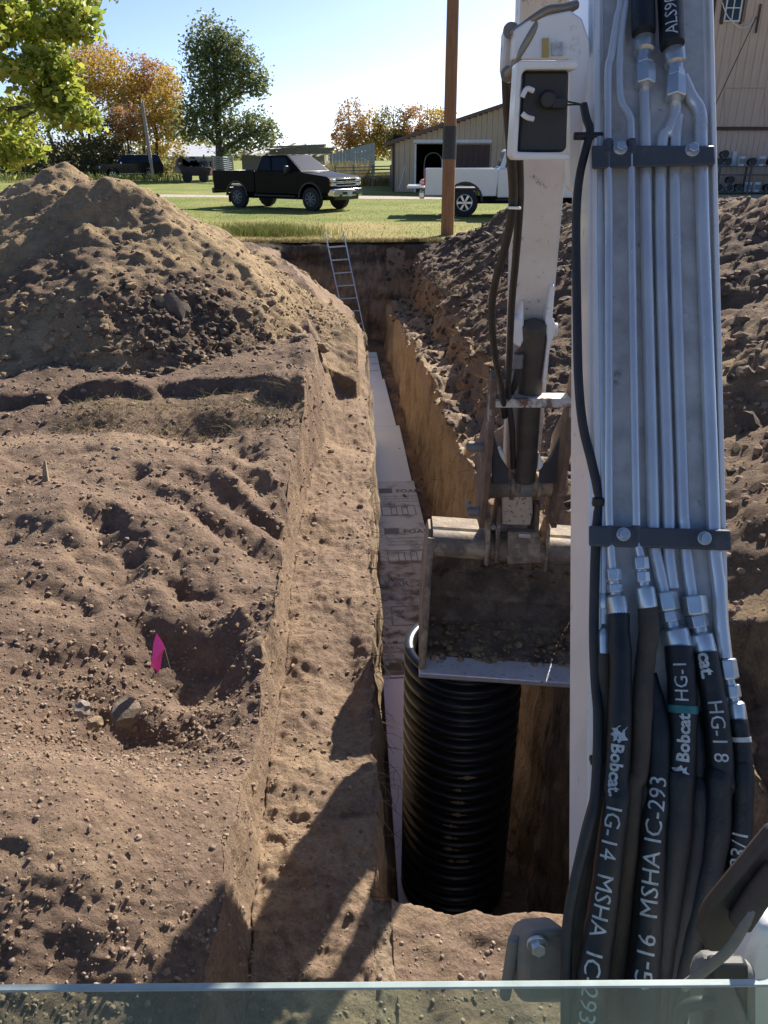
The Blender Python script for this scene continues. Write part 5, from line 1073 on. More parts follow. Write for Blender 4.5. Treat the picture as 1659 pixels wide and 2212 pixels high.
# ============================================================ BUILDINGS AND YARD
M_tan = mat('tan_board', (.62, .45, .345), (.50, .36, .275), rough=.8, scale=2.5, bump=.12, stretch=(3, 3, .4), spots=(.25, .18, .13), spot_scale=4, spot_cut=(.66, .8))
M_tan2 = mat('tan_shed_board', (.60, .44, .29), (.47, .345, .225), rough=.85, scale=2.5, bump=.12, stretch=(3, 3, .4), spots=(.22, .17, .12), spot_scale=4, spot_cut=(.64, .8))
M_trim = mat('brown_trim', (.10, .055, .045), (.07, .04, .033), rough=.7, scale=5, bump=.1)
M_wtrim = mat('white_trim', (.75, .74, .71), (.62, .61, .59), rough=.6, scale=5, bump=.05)
M_roofm = mat('brown_metal_roof', (.16, .09, .07), (.11, .065, .05), rough=.5, scale=3, bump=.05)
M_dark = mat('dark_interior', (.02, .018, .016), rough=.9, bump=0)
M_dim = glass_mat('barn_glass', (.4, .45, .45), .6)
def boards(parent, x0, x1, y, zlo, zhi, wd, m_, holes=()):
    """vertical siding boards, each its own part; zhi may be a function of x"""
    shapes = {}; x = x0
    while x < x1 - .01:
        xe = min(x + wd, x1); zt_ = min(zhi(x), zhi(xe)) if callable(zhi) else zhi; spans = [(zlo, zt_)]
        for hx0, hx1, hz0, hz1 in holes:
            if xe > hx0 + .02 and x < hx1 - .02: spans = [s for a, b in spans for s in ((a, min(b, hz0)), (max(a, hz1), b)) if s[1] - s[0] > .05]
        for a, b in spans:
            key = (round(xe - x, 3), round(b - a, 2))
            if key not in shapes:
                mb = MB(); mb.box((0, 0, 0), (xe - x - .016, .03, b - a)); o = mb.build('siding_board', m_); shapes[key] = o.data
            else: o = bpy.data.objects.new('siding_board', shapes[key]); COL.objects.link(o)
            o.location = ((x + xe) / 2, y + random.uniform(-.006, .006), (a + b) / 2); adopt(o, parent)
        x = xe
# ---- low shed with open door (front wall faces the camera)
YS = 47.0
def X(u, v, Y=YS): return at_y(u, v, Y).x
def Zz(u, v, Y=YS): return at_y(u, v, Y).z
sx0 = X(850, 360); sx1 = X(1515, 360) - .2; sez = Zz(850, 306); pkx = (sx0 + sx1) / 2; slope = (Zz(1095, 226) - sez) / (X(1095, 226) - sx0)
shed = thing('shed', 'low tan board shed with brown roof and open sliding door', 'shed', (pkx, YS, 0))
topz = lambda x: sez + slope * (min(x, 2*pkx - x) - sx0) - .05
dx0, dx1, dz1 = X(897, 350), X(957, 350), Zz(930, 311)
boards(shed, sx0, sx1, YS, .02, topz, .30, M_tan2, [(dx0, dx1, .0, dz1)])
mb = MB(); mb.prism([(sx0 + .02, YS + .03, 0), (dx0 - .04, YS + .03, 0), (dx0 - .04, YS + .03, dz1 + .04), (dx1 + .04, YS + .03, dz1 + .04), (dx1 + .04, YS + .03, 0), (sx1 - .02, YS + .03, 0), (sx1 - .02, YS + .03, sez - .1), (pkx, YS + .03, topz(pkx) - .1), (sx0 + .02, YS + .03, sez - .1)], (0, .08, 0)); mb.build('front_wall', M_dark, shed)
for xx in (sx0, sx1 - .12):
    mb = MB(); mb.box((xx + .06, YS + 7.1, sez / 2), (.12, 14, sez)); mb.build('side_wall', M_tan2, shed)
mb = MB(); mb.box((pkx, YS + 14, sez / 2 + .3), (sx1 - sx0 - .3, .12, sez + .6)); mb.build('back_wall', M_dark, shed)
for sg in (-1, 1):
    xe = sx0 - .45 if sg < 0 else sx1 + .45; ze = sez - slope * .45 ; mb = MB()
    mb.hexa([(xe, YS - .35, ze - .08), (pkx, YS - .35, topz(pkx) + .02), (pkx, YS + 14.4, topz(pkx) + .02), (xe, YS + 14.4, ze - .08), (xe, YS - .35, ze + .10), (pkx, YS - .35, topz(pkx) + .20), (pkx, YS + 14.4, topz(pkx) + .20), (xe, YS + 14.4, ze + .10)]); mb.build('roof', M_roofm, shed)
mb = MB(); mb.box(((X(893, 305) + X(1062, 305)) / 2, YS - .08, Zz(980, 305)), (X(1062, 305) - X(893, 305), .10, .16)); mb.build('door_rail', M_wtrim, shed)
px0, px1 = X(985, 350), X(1057, 350); pz = Zz(1020, 312); n_ = 6
for k in range(n_):
    mb = MB(); wd = (px1 - px0) / n_; mb.box((px0 + wd*(k + .5), YS - .07, pz/2 + .05), (wd - .012, .05, pz - .1)); mb.build('door_board', M_trim, shed)
for a in (dx0, dx1):
    mb = MB(); mb.box((a, YS - .03, dz1/2), (.10, .08, dz1)); mb.build('door_frame', M_wtrim, shed)
mb = MB(); mb.box((sx0, YS - .03, sez/2), (.14, .10, sez - .05)); mb.build('corner_trim', M_trim, shed)
# metal hoop gate seen inside the door
mb = MB(); cxg = X(938, 350); gz = Zz(938, 330); mb.tube(catmull([(cxg - .5, YS + 1, .1), (cxg - .5, YS + 1, gz - .5), (cxg - .3, YS + 1, gz - .1), (cxg, YS + 1, gz), (cxg + .3, YS + 1, gz - .1), (cxg + .5, YS + 1, gz - .5), (cxg + .5, YS + 1, .1)], 5), .03, 8)
hg = tag(mb.build('hoop_gate', M_alu, smooth=True), 'arched metal pipe gate standing inside the open shed door', 'gate')
mb = MB(); a_, b_ = at_y(861, 408, YS - .6), at_y(876, 355, YS - .1); mb.cyl(a_, b_, .02, None, 6); tag(mb.build('leaning_rod', M_wtrim), 'thin pale rod leaning on the shed wall left of the door', 'rod')
# ---- tall barn
YB = 46.0
bx0, bx1 = X(1500, 250, YB) + .1, X(1500, 250, YB) + 16; zmid = Zz(1590, 278, YB)
barn = thing('barn', 'tall tan board barn with a small white window high on its wall', 'barn', ((bx0 + bx1)/2, YB, 0))
wx0, wx1, wz0, wz1 = X(1563, 30, YB), X(1598, 30, YB), Zz(1580, 48, YB), Zz(1580, 0, YB) + .25
boards(barn, bx0, bx1, YB, .02, zmid - .05, .30, M_tan)
boards(barn, bx0, bx1, YB - .04, zmid + .10, 11.6, .42, M_tan, [(wx0, wx1, wz0, wz1)])
mb = MB(); mb.box(((bx0 + bx1)/2, YB + 6, 5.7), (bx1 - bx0 - .1, 11.9, 11.4)); mb.build('barn_frame', M_tan, barn)
mb = MB(); mb.box(((bx0 + bx1)/2, YB - .08, zmid), (bx1 - bx0, .16, .16)); mb.build('ledge', M_trim, barn)
for sg in (0, 1):
    mb = MB(); ya, yb2 = (YB - .6, YB + 6) if sg == 0 else (YB + 12.6, YB + 6); mb.hexa([(bx0 - .5, ya, 11.3), (bx1 + .5, ya, 11.3), (bx1 + .5, yb2, 15), (bx0 - .5, yb2, 15), (bx0 - .5, ya, 11.5), (bx1 + .5, ya, 11.5), (bx1 + .5, yb2, 15.2), (bx0 - .5, yb2, 15.2)]); mb.build('roof', M_roofm, barn)
mb = MB(); mb.box(((wx0 + wx1)/2, YB - .07, (wz0 + wz1)/2), (wx1 - wx0, .06, wz1 - wz0)); wnd = mb.build('window', M_dim, barn)
for a, b, c_, d__ in ((wx0, wx0 + .07, wz0, wz1), (wx1 - .07, wx1, wz0, wz1), (wx0 + .07, wx1 - .07, wz0, wz0 + .07), (wx0 + .07, wx1 - .07, wz1 - .07, wz1), ((wx0 + wx1)/2 - .025, (wx0 + wx1)/2 + .025, wz0 + .07, wz1 - .07), (wx0 + .07, wx1 - .07, (wz0 + wz1)/2 - .025, (wz0 + wz1)/2 + .02)):
    mb = MB(); mb.box(((a + b)/2, YB - .12 - .004*random.random(), (c_ + d__)/2), (b - a, .05, d__ - c_)); mb.build('window_bar', M_wtrim, wnd)
for a, b in ((wx0 - .14, wx0), (wx1, wx1 + .12)):
    mb = MB(); mb.box(((a + b)/2, YB - .10, (wz0 + wz1)/2), (b - a, .06, wz1 - wz0 + .2)); mb.build('window_trim', M_trim, barn)
mb = MB(); mb.box((X(1540, 20, YB), YB - .09, Zz(1540, 20, YB) + .4), (.16, .06, 2.0)); mb.build('wall_batten', M_trim, barn)
for a, b, c_ in ((1640, 190, 120),):
    u0, u1, v0, v1 = 1565, 1652, 190, 275
    for (p, q) in (((u0, v0), (u1, v0)), ((u1, v0), (u1, v1)), ((u0, v0), (u0, v1))):
        A_, B_ = at_y(*p, YB - .07), at_y(*q, YB - .07); mb = MB(); mb.cyl(A_, B_, .022, None, 4); mb.build('hatch_trim', M_tan2, barn)
mb = MB(); mb.tube(catmull([at_y(1560, 5, YB - .15), at_y(1572, 35, YB - .3), at_y(1600, 60, YB - .4), at_y(1622, 52, YB - .3), at_y(1628, 38, YB - .15)], 6), .025, 6); mb.build('cable_loop', M_wtrim, barn)
mb = MB(); mb.box(at_y(1638, 40, YB - .10), (.09, .08, 1.25)); mb.build('wall_bracket', M_trim, barn)
mb = MB(); mb.cyl(at_y(1634, 36, YB - .12), at_y(1532, 255, YB - 4.0), .022, None, 6); mb.build('guy_wire', M_cable, barn)
mb = MB(); mb.cyl(at_y(1516, 57, YB - .06), at_y(1516, 57, YB - .16), .12, None, 16); mb.build('wall_vent', M_trim, barn)
mb = MB(); a_ = at_y(1582, 325, YB - .1); mb.prism([at_y(1580, 362, YB - .15), at_y(1589, 362, YB - .15), at_y(1592, 327, YB - .15), at_y(1584, 327, YB - .15)], (0, .08, 0)); mb.build('downpipe', M_wtrim, barn)
# ---- shelf with buckets against the barn
YK = 44.8
zS1, zS2, zS0 = Zz(1600, 358, YK), Zz(1600, 376, YK), Zz(1600, 413, YK)
shx0, shx1 = X(1548, 380, YK), X(1548, 380, YK) + 5.2
shelf = thing('shelf', 'long open wooden shelf of buckets along the tall barn', 'shelf', ((shx0 + shx1)/2, YK, 0))
M_grey = mat('grey_wood', (.16, .14, .13), (.10, .09, .085), rough=.85, scale=6, bump=.2)
for z_, h_ in ((zS1 - .04, .06), (zS2 - .05, .05), (zS0 - .05, .06)):
    mb = MB(); mb.box(((shx0 + shx1)/2, YK + .25, z_), (shx1 - shx0, .6, h_)); mb.build('shelf_board', M_grey, shelf)
for k in range(4):
    for yy_ in (YK - .06, YK + .56):
        mb = MB(); mb.box((shx0 + .1 + k * (shx1 - shx0 - .2) / 3, yy_, zS1/2 - .02), (.09, .09, zS1 - .05)); mb.build('shelf_post', M_grey, shelf)
M_bw = mat('white_bucket', (.74, .76, .78), (.62, .64, .66), rough=.45, scale=6, bump=.02)
M_bb = mat('black_bucket', (.016, .016, .018), (.025, .025, .026), rough=.45, scale=6, bump=.02)
def bucket(u, v, z0, kind, lay, label, r=.19, h=.46):
    p = at_y(u, v, YK); black = kind == 'b'; m_ = M_bb if black else M_bw
    t = thing('bucket', label, 'bucket', (p.x, YK + .15, z0), 'buckets stored on the barn shelf')
    if lay: a, d = Vector((p.x, YK - .1, z0 + r * 1.05)), Vector((0, 1, 0))
    else: a, d = Vector((p.x, YK + .12, z0 + h)), Vector((0, 0, -1))
    mb = MB(); mb.tube([a, a + d*.03, a + d*.035, a + d*.09, a + d*.095, a + d*h], [r*1.06, r*1.06, r, r, r*.98, r*.88], 20, False); mb.tube([a + d*h, a + d*(h - .01)], [r*.88, r*.86], 20); b_ = mb.build('bucket_body', m_, t, smooth=True)
    mb = MB(); mb.tube([a + d*.012, a + d*.02], [r*.99, r*.99], 20); mb.build('bucket_lid', M_bb if lay else m_, t, smooth=True)
    mb = MB(); q = [a + Vector((r*1.05*math.cos(x_), 0, 0)) + (Vector((0, -.03, -r*math.sin(x_))) if lay else Vector((0, -r*math.sin(x_), -.12*math.sin(x_)))) for x_ in np.linspace(0, math.pi, 9)]; mb.tube(q, .006, 5); mb.build('handle', M_alu, t)
    if not black and not lay:
        mb = MB(); mb.v = []; 
        for zz in (.10, .34):
            for x_ in np.linspace(-.9, .9, 7): mb.v.append((p.x + r*1.0*math.sin(x_), YK + .12 - r*1.0*math.cos(x_) - .006, z0 + zz))
        mb.f = [(i, i+1, 8+i, 7+i) for i in range(6)]; mb.build('bucket_label', M_ink, t)
top, low = zS1 - .01, zS0 - .02
for u, v, z_, k_, ly, lb in ((1555, 345, top, 'b', True, 'black bucket lying on its side with white rim at the end of the top shelf'), (1572, 345, top, 'b', True, 'black bucket lying on its side next to the labelled white bucket on the top shelf'),
    (1604, 345, top, 'w', False, 'white bucket with a dark label standing on the top shelf'), (1626, 345, top, 'b', True, 'black bucket lying between two white buckets on the top shelf'), (1647, 345, top, 'w', False, 'white stained bucket standing further along the top shelf'), (1668, 345, top, 'b', True, 'black bucket at the far end of the top shelf'),
    (1552, 400, low, 'b', True, 'black bucket lying at the end of the bottom shelf'), (1576, 400, low, 'w', True, 'white bucket lying on its side on the bottom shelf'), (1596, 400, low, 'b', True, 'black bucket lying beside the shelf post on the bottom shelf'), (1618, 400, low, 'w', False, 'white bucket with a dark label on the bottom shelf'), (1637, 400, low, 'w', False, 'taller white bucket beside the labelled one on the bottom shelf'), (1660, 400, low, 'b', True, 'black bucket at the far end of the bottom shelf')):
    bucket(u, v, z_, k_, ly, lb)
for u, z_, lb in ((1566, top + .36, 'black bucket stacked on two lying buckets on the top shelf'), (1588, low + .36, 'black bucket stacked on two lying buckets on the bottom shelf')): bucket(u, 330, z_, 'b', True, lb)
# ---- far farm buildings
M_metalroof = mat('pale_metal_roof', (.66, .68, .70), (.55, .57, .60), rough=.5, metal=.2, scale=3, bump=.05)
M_greyw = mat('weathered_grey_board', (.26, .245, .23), (.16, .15, .14), rough=.9, scale=4, bump=.3, stretch=(1, 1, 6))
M_bluem = mat('blue_grey_metal', (.30, .36, .41), (.24, .29, .33), rough=.55, metal=.2, scale=3, bump=.05)
def block(name, label, u0, u1, vb, vt, Y, wallm, roofm, deep=8, peak=None):
    a, b = at_y(u0, vb, Y), at_y(u1, vb, Y); zt_ = at_y(u0, vt, Y).z; t = thing(name, label, 'building', ((a.x + b.x)/2, Y, 0))
    mb = MB(); mb.box(((a.x + b.x)/2, Y + deep/2, zt_/2), (b.x - a.x, deep, zt_)); mb.build('wall', wallm, t)
    zp = at_y(u0, peak, Y + deep/2).z; mb = MB(); mb.prism([(a.x - .4, Y - .5, zt_ - .1), (a.x - .4, Y + deep/2, zp), (a.x - .4, Y + deep + .5, zt_ - .1), (a.x - .4, Y + deep + .5, zt_ + .02), (a.x - .4, Y + deep/2, zp + .15), (a.x - .4, Y - .5, zt_ + .02)], (b.x - a.x + .8, 0, 0)); mb.build('roof', roofm, t)
    for k in range(3):
        xx = a.x + (b.x - a.x) * (k + .5) / 3; mb = MB(); mb.box((xx, Y - .03, zt_*.5), (1.0, .06, zt_*.4)); mb.build('window', M_dark, t)
    return t
block('machine_shed', 'low white metal shed far behind the scrap trailer', 372, 470, 352, 338, 98, M_bluem, M_metalroof, 9, 316)
cb = thing('collapsed_barn', 'collapsed grey barn with bare roof boards behind the black pickup', 'barn', tuple(at_y(610, 360, 76)))
cb.location.z = 0; WORLD[cb.name] = Matrix.Translation(cb.location)
mb = MB(); a, b = at_y(520, 345, 76), at_y(700, 330, 76); mb.box(((a.x + b.x)/2, 79, .95), (b.x - a.x, 5, 1.9)); mb.build('wall', M_greyw, cb)
for k in range(15):
    p, q = at_y(500 + k*13 + random.uniform(-4, 4), 338 + random.uniform(-3, 4), 75.6), at_y(560 + k*11 + random.uniform(-14, 14), 312 + random.uniform(-3, 5), 80)
    mb = MB(); rr_ = q - p; mb.hexa([p + Vector(o) for o in ((-.12, 0, 0), (.12, 0, 0), (.12, .0, .06), (-.12, .0, .06))] + [q + Vector(o) for o in ((-.12, 0, 0), (.12, 0, 0), (.12, 0, .06), (-.12, 0, .06))]); mb.build('roof_board', M_greyw if k % 3 else M_metalroof, cb)
for k in range(6):
    p, q = at_y(590 + random.uniform(-20, 20), 318 + k*3, 75.5), at_y(715 + random.uniform(-25, 10), 313 + k*3.5, 75.5); mb = MB(); mb.cyl(p, q, .07, None, 4); mb.build('purlin', M_greyw, cb)
lean = thing('metal_lean_to', 'slanted blue-grey metal wall standing by dry weeds', 'lean-to', tuple(at_y(770, 352, 72))); lean.location.z = 0; WORLD[lean.name] = Matrix.Translation(lean.location)
for k in range(14):
    u0 = 712 + k * 7; t_0 = (u0 - 712) / 98; vt0, vt1 = 334 - 27*t_0, 334 - 27*(t_0 + .07); p = [at_y(u0, 356, 72), at_y(u0 + 6.4, 356, 72), at_y(u0 + 6.4, vt1, 72), at_y(u0, vt0, 72)]
    mb = MB(); mb.prism(p, (0, .08, 0)); mb.build('metal_sheet', M_bluem, lean)
for k in range(3):
    mb = MB(); mb.cyl(at_y(716 + k*46, 333 - k*12, 72.3), Vector((at_y(716 + k*46, 350, 75).x, 75.5, 0)), .08, None, 6); mb.build('brace', M_greyw, lean)
# ---- wooden loading chute / slatted panel
ch = thing('slatted_chute', 'weathered slatted wooden panel beside the scrap trailer', 'fence panel', tuple(at_y(478, 362, 63))); ch.location.z = 0; WORLD[ch.name] = Matrix.Translation(ch.location)
for k in range(6):
    mb = MB(); p, q = at_y(456, 337 + k*5, 63), at_y(502, 345 + k*4.2, 62); mb.hexa([p + Vector(o) for o in ((0,0,-.05), (0,.05,-.05), (0,.05,.05), (0,0,.05))] + [q + Vector(o) for o in ((0,0,-.05), (0,.05,-.05), (0,.05,.05), (0,0,.05))]); mb.build('slat', M_greyw, ch)
for u in (458, 480, 501):
    p = at_y(u, 338, 63); mb = MB(); mb.box((p.x, p.y + .1, p.z/2 - .05), (.12, .12, p.z + .1)); mb.build('post', M_greyw, ch)
# ---- scrap trailer
M_rusty = mat('rusty_hull', (.085, .05, .04), (.05, .034, .03), rough=.85, scale=4, bump=.3)
st_ = thing('scrap_trailer', 'rusty dark trailer heaped with scrap under the green tree', 'trailer', tuple(at_y(420, 382, 64))); st_.location.z = 0; WORLD[st_.name] = Matrix.Translation(st_.location)
mb = MB(); P4 = [at_y(384, 360, 64), at_y(456, 362, 64), at_y(452, 380, 64), at_y(394, 380, 64)]; mb.prism(P4, (0, 2.2, 0)); mb.build('hull', M_rusty, st_, bevel=.1)
for u in (404, 440):
    p = at_y(u, 382, 63.9); mb = MB(); mb.cyl((p.x, 63.8, .35), (p.x, 64.1, .35), .36, None, 18); mb.build('wheel', M_tyre, st_)
for k, (u, v) in enumerate([(392, 354), (400, 350), (408, 348), (416, 352), (424, 350), (432, 354), (440, 356), (404, 356), (420, 357)]):
    p = at_y(u, v, 65); mb = MB()
    if k % 3 == 0: mb.tube([p + Vector((.34*math.cos(a), .1*math.sin(2*a), .34*math.sin(a))) for a in np.linspace(0, 6.283, 17)], .12, 8, False)
    else: mb.box(p, (random.uniform(.4, 1.0), .7, random.uniform(.2, .5)), Matrix.Rotation(random.uniform(-.7, .7), 3, 'Y'))
    mb.build('scrap_piece', M_rusty if k % 2 else M_greyw, st_)
mb = MB(); mb.cyl(at_y(441, 362, 65), at_y(440, 334, 65), .06, None, 6); mb.build('stake', M_rusty, st_)
# ---- rail fence by the shed
fe = thing('rail_fence', 'dark pipe rail fence between the weeds and the shed', 'fence', tuple(at_y(790, 384, 54))); fe.location.z = 0; WORLD[fe.name] = Matrix.Translation(fe.location)
for v in (359, 366, 373, 380):
    mb = MB(); mb.cyl(at_y(722, v + 3, 54), at_y(846, v, 54), .035, None, 8); mb.build('rail', M_greyw, fe)
for u in (724, 764, 805, 844):
    p = at_y(u, 356, 54); mb = MB(); mb.cyl((p.x, 54, 0), (p.x, 54, p.z), .05, None, 8); mb.build('post', M_greyw, fe)
# ---- far leaning pole with wires
fp0, fp1 = at_y(325, 345, 72), at_y(307, 222, 72); fp = thing('utility_pole', 'thin grey leaning pole with wires behind the SUV', 'utility pole', (fp0.x, 72, 0)); dd = (fp1 - fp0).normalized()
mb = MB(); mb.cyl(fp0 - dd * (fp0.z / dd.z), fp1, .17, .12, 10); mb.build('pole_shaft', mat('grey_pole', (.36, .34, .31), (.27, .25, .23), rough=.85, scale=3, bump=.1), fp, smooth=True)
for v0, v1 in ((226, 215), (245, 247)):
    mb = MB(); mb.tube(catmull([at_y(308, v0, 72), at_y(260, v0 - 1, 71), at_y(200, v1 - 2, 70), at_y(100, v1 - 14, 66)], 5), .012, 5); mb.build('wire', M_alu, fp)
# ---- dry weeds and field edge
n = 5200; u_ = rng.uniform(690, 850, n); Yw = rng.uniform(56, 70, n); wxx = (u_ - 829.5) / FPX * Yw * .98
blades('dry_weeds', np.stack([wxx, Yw, wxx*0], -1), rng.uniform(.4, 1.7, n) * (1 - .5*(u_ > 800)), rng.uniform(.012, .03, n), M_dry, .18)
n = 2500; u_ = rng.uniform(-120, 420, n); Yw = rng.uniform(62, 74, n); wxx = (u_ - 829.5) / FPX * Yw * .98
blades('tall_grass', np.stack([wxx, Yw, wxx*0], -1), rng.uniform(.2, .8, n), rng.uniform(.012, .03, n), M_grass, .2)

# ============================================================ TREES
def tree(name, label, base, H, blobs, leaf, count, m_leaf, m_bark, r0, group=None, limbs=9, droop=.0, spread=.15):
    base = Vector(base); t = thing(name, label, 'tree', tuple(base), group)
    top = base + Vector((0, 0, H)); mb = MB(); rn = random.Random(int(base.x * 97) + count)
    spine = [base + Vector((rn.uniform(-.02, .02)*H*(i > 0), rn.uniform(-.02, .02)*H*(i > 0), H * .86 * i / 7)) for i in range(8)]
    mb.tube(spine, [r0 * (1.25 if i == 0 else 1 - .11*i) for i in range(8)], 10)
    cs = [Vector(b[0]) for b in blobs]
    for k in range(limbs):
        c = cs[k % len(cs)]; zb = max(base.z + H*.14, min(c.z - .12*H, base.z + H*.7)); i = (zb - base.z) / (H * .86) * 7; s0 = spine[int(min(6, i))].lerp(spine[int(min(6, i)) + 1], i - int(min(6, i)))
        e_ = c + Vector((rn.uniform(-1, 1), rn.uniform(-1, 1), rn.uniform(-.5, .8))) * .5 * min(blobs[k % len(cs)][1])
        mid_ = s0.lerp(e_, .5) + Vector((0, 0, .03*H)); mb.tube(catmull([s0, mid_, e_], 4), [r0 * .42 * (1 - .1*j) for j in range(9)], 6)
        for q in range(3):
            f_ = s0.lerp(e_, rn.uniform(.4, .9)); mb.tube([f_, f_ + Vector((rn.uniform(-1, 1), rn.uniform(-1, 1), rn.uniform(-.2, 1))) * .10 * H], [r0*.14, r0*.05], 5)
    mb.build('trunk', m_bark, t, smooth=True)
    vol = np.array([b[1][0]*b[1][1]*b[1][2] for b in blobs]) ** .75; pk = rng.choice(len(blobs), count, p=vol / vol.sum())
    C = np.array([tuple(b[0]) for b in blobs])[pk]; S = np.array([b[1] for b in blobs])[pk]
    d = rng.normal(size=(count, 3)); d /= np.linalg.norm(d, axis=1, keepdims=True)
    # leaves sit in clumps near the shell of each lobe, with gaps between clumps
    nc = max(8, count // 70); cd_ = rng.normal(size=(nc, 3)); cd_ /= np.linalg.norm(cd_, axis=1, keepdims=True); cr = rng.uniform(.45, 1.0, nc) ** .6
    ci = rng.integers(0, nc, count); off = cd_[ci] * cr[ci][:, None] + rng.normal(0, spread, (count, 3))
    Pp = C + off * S; Pp[:, 2] -= droop * np.abs(off[:, 0]) * S[:, 2] * .3
    a = rng.normal(size=(count, 3)); a[:, 2] *= .6; a /= np.linalg.norm(a, axis=1, keepdims=True); b = np.cross(a, rng.normal(size=(count, 3))); b /= np.linalg.norm(b, axis=1, keepdims=True)
    L_ = leaf * rng.uniform(.6, 1.3, (count, 1)); n_ = np.cross(a, b)
    V = np.stack([Pp - a*L_*.5, Pp + b*L_*.34 + n_*L_*.08, Pp + a*L_*.5, Pp - b*L_*.34 + n_*L_*.08], 1)
    F = np.arange(count*4).reshape(-1, 4); F = np.concatenate([F[:, [0, 1, 2]], F[:, [0, 2, 3]]])
    o = poly_obj('crown', V.reshape(-1, 3), F, m_leaf); adopt(o, t); return t
M_bark = mat('bark', (.10, .085, .07), (.06, .05, .042), rough=.9, scale=5, bump=.4, stretch=(3, 3, .6))
M_lgreen = island_mat('maple_leaves', [(.19, .27, .045), (.32, .39, .06), (.48, .49, .085), (.14, .20, .04), (.40, .45, .075), (.54, .51, .11)], rough=.4, trans=.5, spec=.4)
M_dgreen = island_mat('green_leaves', [(.11, .155, .07), (.15, .20, .085), (.21, .245, .105), (.29, .28, .11), (.13, .18, .075)], rough=.5, trans=.45, spec=.4)
M_orange = island_mat('orange_leaves', [(.56, .31, .05), (.62, .42, .08), (.44, .27, .06), (.58, .47, .12), (.34, .30, .09)], rough=.6, trans=.4)
M_rust_l = island_mat('rust_leaves', [(.46, .24, .10), (.54, .31, .13), (.38, .22, .10), (.48, .36, .16)], rough=.6, trans=.4)
M_olive = island_mat('olive_leaves', [(.20, .18, .07), (.28, .24, .08), (.38, .30, .09), (.15, .145, .06)], rough=.6, trans=.35)
M_brush = island_mat('brush_leaves', [(.09, .095, .05), (.13, .125, .065), (.18, .16, .08), (.22, .19, .09)], rough=.7, trans=.4)
def bl(u, v, Y, ru, rv, ry): # lobe centre in the picture, radii in picture units turned into metres at that distance
    c = at_y(u, v, Y); s = Y / FPX * 1.05; return (c, (ru * s, ry, rv * s * 1.1))
# maple at the left
mp = at_y(-210, 400, 17.0)
mb_ = []
for k in range(46):
    t_k = random.random(); u_k = random.uniform(-170, 190) ; v_k = random.uniform(-60, 330)
    if u_k > 60 and v_k > 110 and u_k > 60 + (v_k - 110) * .75 and v_k < 200: continue
    if u_k > 110 and 45 < v_k < 165: continue
    if v_k > 285 and u_k > 70: continue
    mb_.append(bl(u_k, v_k, random.uniform(14.6, 17.4), random.uniform(26, 46), random.uniform(16, 28), random.uniform(.25, .5)))
mb_ += [bl(150, 30, 15.4, 40, 14, .3), bl(120, 62, 15.4, 40, 14, .3), bl(165, 72, 15.2, 26, 10, .25), bl(150, 248, 15.0, 38, 20, .3), bl(185, 258, 15.0, 24, 12, .25), bl(110, 215, 15.2, 40, 22, .35), bl(45, 318, 15.2, 38, 20, .3), bl(10, 340, 15.2, 30, 16, .3), bl(130, 170, 15.3, 36, 20, .3), bl(95, 140, 15.3, 40, 22, .35)]
tree('maple_tree', 'bright yellow-green maple whose branches hang over the dirt heap', (mp.x, 17, 0), 9.0, mb_, .155, 13000, M_lgreen, M_bark, .22, limbs=30, droop=.6, spread=.34)
# large green tree
g0 = at_y(478, 360, 72)
tree('green_tree', 'tall dark green tree standing behind the scrap trailer', (g0.x, 72, 0), 12.2, [bl(450, 72, 72, 34, 26, 1.2), bl(480, 92, 72, 36, 26, 1.3), bl(425, 108, 72, 30, 26, 1.1), bl(515, 118, 72, 34, 26, 1.3), bl(462, 132, 72, 44, 26, 1.6), bl(545, 160, 72, 32, 24, 1.2), bl(505, 165, 72, 42, 26, 1.5), bl(440, 170, 72, 38, 24, 1.4), bl(555, 190, 71.5, 22, 16, .9), bl(475, 200, 72, 44, 24, 1.6), bl(408, 235, 72, 28, 22, 1.0), bl(445, 225, 72, 36, 24, 1.3), bl(400, 275, 72, 28, 24, 1.0), bl(436, 275, 72, 36, 26, 1.3), bl(475, 255, 72, 36, 24, 1.3), bl(520, 275, 72, 34, 22, 1.2), bl(555, 262, 72, 30, 22, 1.1), bl(580, 285, 72, 26, 20, 1.0), bl(548, 300, 72, 34, 18, 1.2), bl(500, 312, 72, 34, 18, 1.2)], .27, 15500, M_dgreen, M_bark, .34, limbs=22, spread=.22)
# autumn trees
AT = [(205, 82, 'orange-yellow tree with the broadest crown in the autumn row', M_orange, .26, 9240, [(190, 140, 60, 38), (240, 175, 60, 40), (160, 185, 45, 40), (215, 215, 60, 35), (265, 205, 40, 35)], 11.5),
      (318, 84, 'rust-orange sparse tree beside the leaning pole', M_rust_l, .24, 5060, [(305, 160, 30, 28), (335, 175, 32, 30), (300, 215, 36, 35), (345, 215, 30, 35)], 10.5),
      (285, 78, 'small orange tree with a rounded crown behind the SUV', M_rust_l, .24, 3300, [(275, 262, 30, 22), (300, 275, 28, 20), (268, 285, 26, 18)], 4.6),
      (345, 80, 'thin yellowing tree between the leaning pole and the green tree', M_orange, .24, 5720, [(350, 245, 32, 35), (365, 205, 24, 40), (335, 285, 34, 32), (375, 280, 22, 32)], 7.6),
      (120, 84, 'dull yellow tree partly hidden by the maple branches', M_olive, .26, 5720, [(110, 160, 45, 45), (140, 210, 45, 40), (90, 220, 50, 40)], 9.5),
      (185, 86, 'brown-topped bare tree in the middle of the autumn row', M_rust_l, .2, 1980, [(200, 112, 42, 20), (170, 125, 36, 22), (230, 130, 30, 22)], 12.4)]
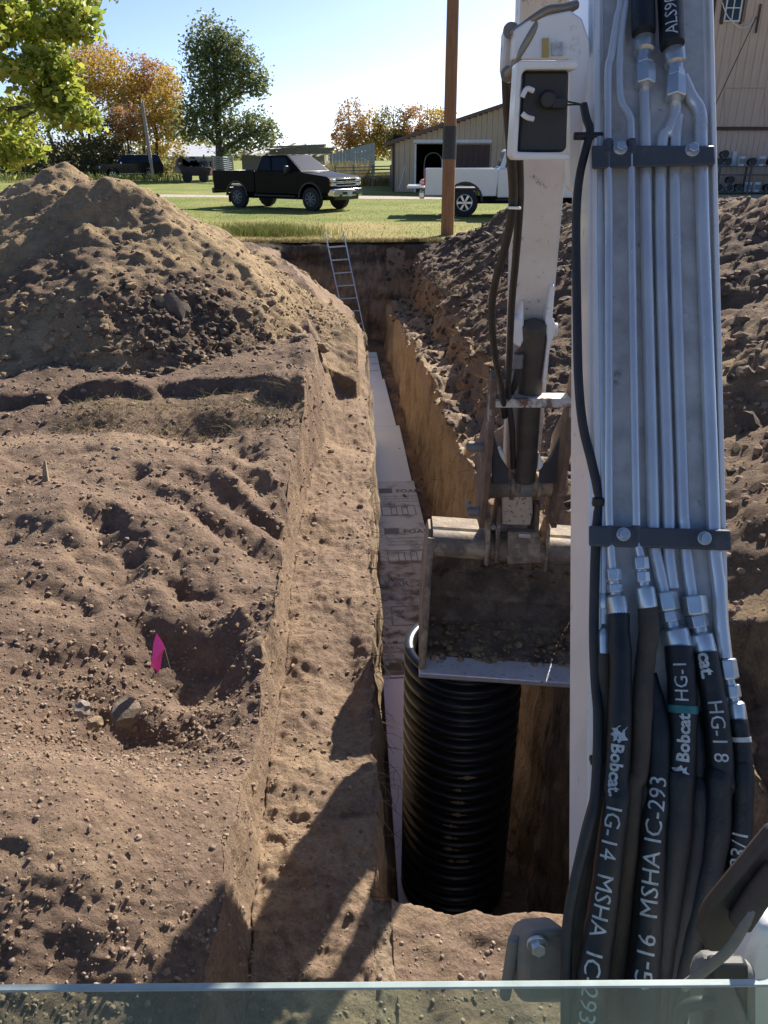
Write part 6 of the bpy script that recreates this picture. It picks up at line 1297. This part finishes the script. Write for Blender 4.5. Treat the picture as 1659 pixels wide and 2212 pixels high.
for u, Y, lab, m_, lf, cnt, bls, H in AT:
    p = at_y(u, 370, Y); tree('autumn_tree', lab, (p.x, Y, 0), H, [bl(a, b, Y, c, d, 1.4 + c/40) for a, b, c, d in bls], lf, cnt, m_, M_bark, .20, 'autumn trees along the yard', limbs=8)
for k, (u, v, Y, ru, rv, cnt, lab) in enumerate([(40, 330, 78, 70, 40, 2600, 'dark leafy bush under the maple branches'), (130, 320, 79, 60, 48, 3000, 'dark leafy bush at the foot of the broad orange tree'), (205, 315, 78, 55, 52, 3000, 'dark leafy bush behind the front of the SUV'), (270, 325, 80, 50, 42, 2600, 'dark leafy bush behind the roof of the SUV'), (350, 340, 82, 40, 30, 1600, 'low olive bush between the SUV and the scrap trailer'), (-60, 320, 78, 80, 50, 2600, 'dark leafy bush at the end of the row')]):
    p = at_y(u, 375, Y); tree('bush', lab, (p.x, Y, 0), 3.6, [bl(u, v, Y, ru, rv, 2.2), bl(u - 25, v + 22, Y - .5, ru*.8, rv*.6, 1.8), bl(u + 25, v + 24, Y - .5, ru*.8, rv*.6, 1.8)], .26, cnt, M_brush if k != 4 else M_olive, M_bark, .10, 'bushes along the yard', limbs=5)
# far trees in the gap
for k, (u, v, ru, rv, m_, lab) in enumerate([(755, 272, 30, 36, M_rust_l, 'hazy rust tree beyond the slanted metal wall'), (800, 285, 32, 32, M_orange, 'orange tree beyond the slanted metal wall'), (850, 275, 36, 32, M_olive, 'olive tree behind the corner of the low shed'), (905, 268, 36, 28, M_rust_l, 'rust tree above the low shed roof'), (950, 270, 34, 26, M_orange, 'orange tree behind the utility pole')]):
    p = at_y(u, 355, 130); tree('far_tree', lab, (p.x, 130, 0), 9.0, [bl(u, v, 130, ru, rv, 3.0), bl(u - 14, v + 28, 129, ru*.8, rv*.6, 2.6), bl(u + 16, v + 26, 129, ru*.8, rv*.6, 2.6)], .36, 3400, m_, M_bark, .2, 'trees far behind the shed', limbs=6)
# low distant tree line closes the horizon
mb = None
n = 9000; xx = rng.uniform(-330, 330, n); yy = rng.uniform(300, 330, n); hh = rng.random(n) * (5.5 + 2.5*np.sin(xx*.05) + 2*np.sin(xx*.17))
a = rng.normal(size=(n, 3)); b = rng.normal(size=(n, 3)); a /= np.linalg.norm(a, axis=1, keepdims=True); b /= np.linalg.norm(b, axis=1, keepdims=True); Pq = np.stack([xx, yy, hh], -1)
V = np.stack([Pq - a*1.0, Pq + b*.9, Pq + a*1.0, Pq - b*.9], 1).reshape(-1, 3); F = np.arange(n*4).reshape(-1, 4); F = np.concatenate([F[:, [0, 1, 2]], F[:, [0, 2, 3]]])
tag(poly_obj('distant_woods', V, F, M_olive), kind='stuff')
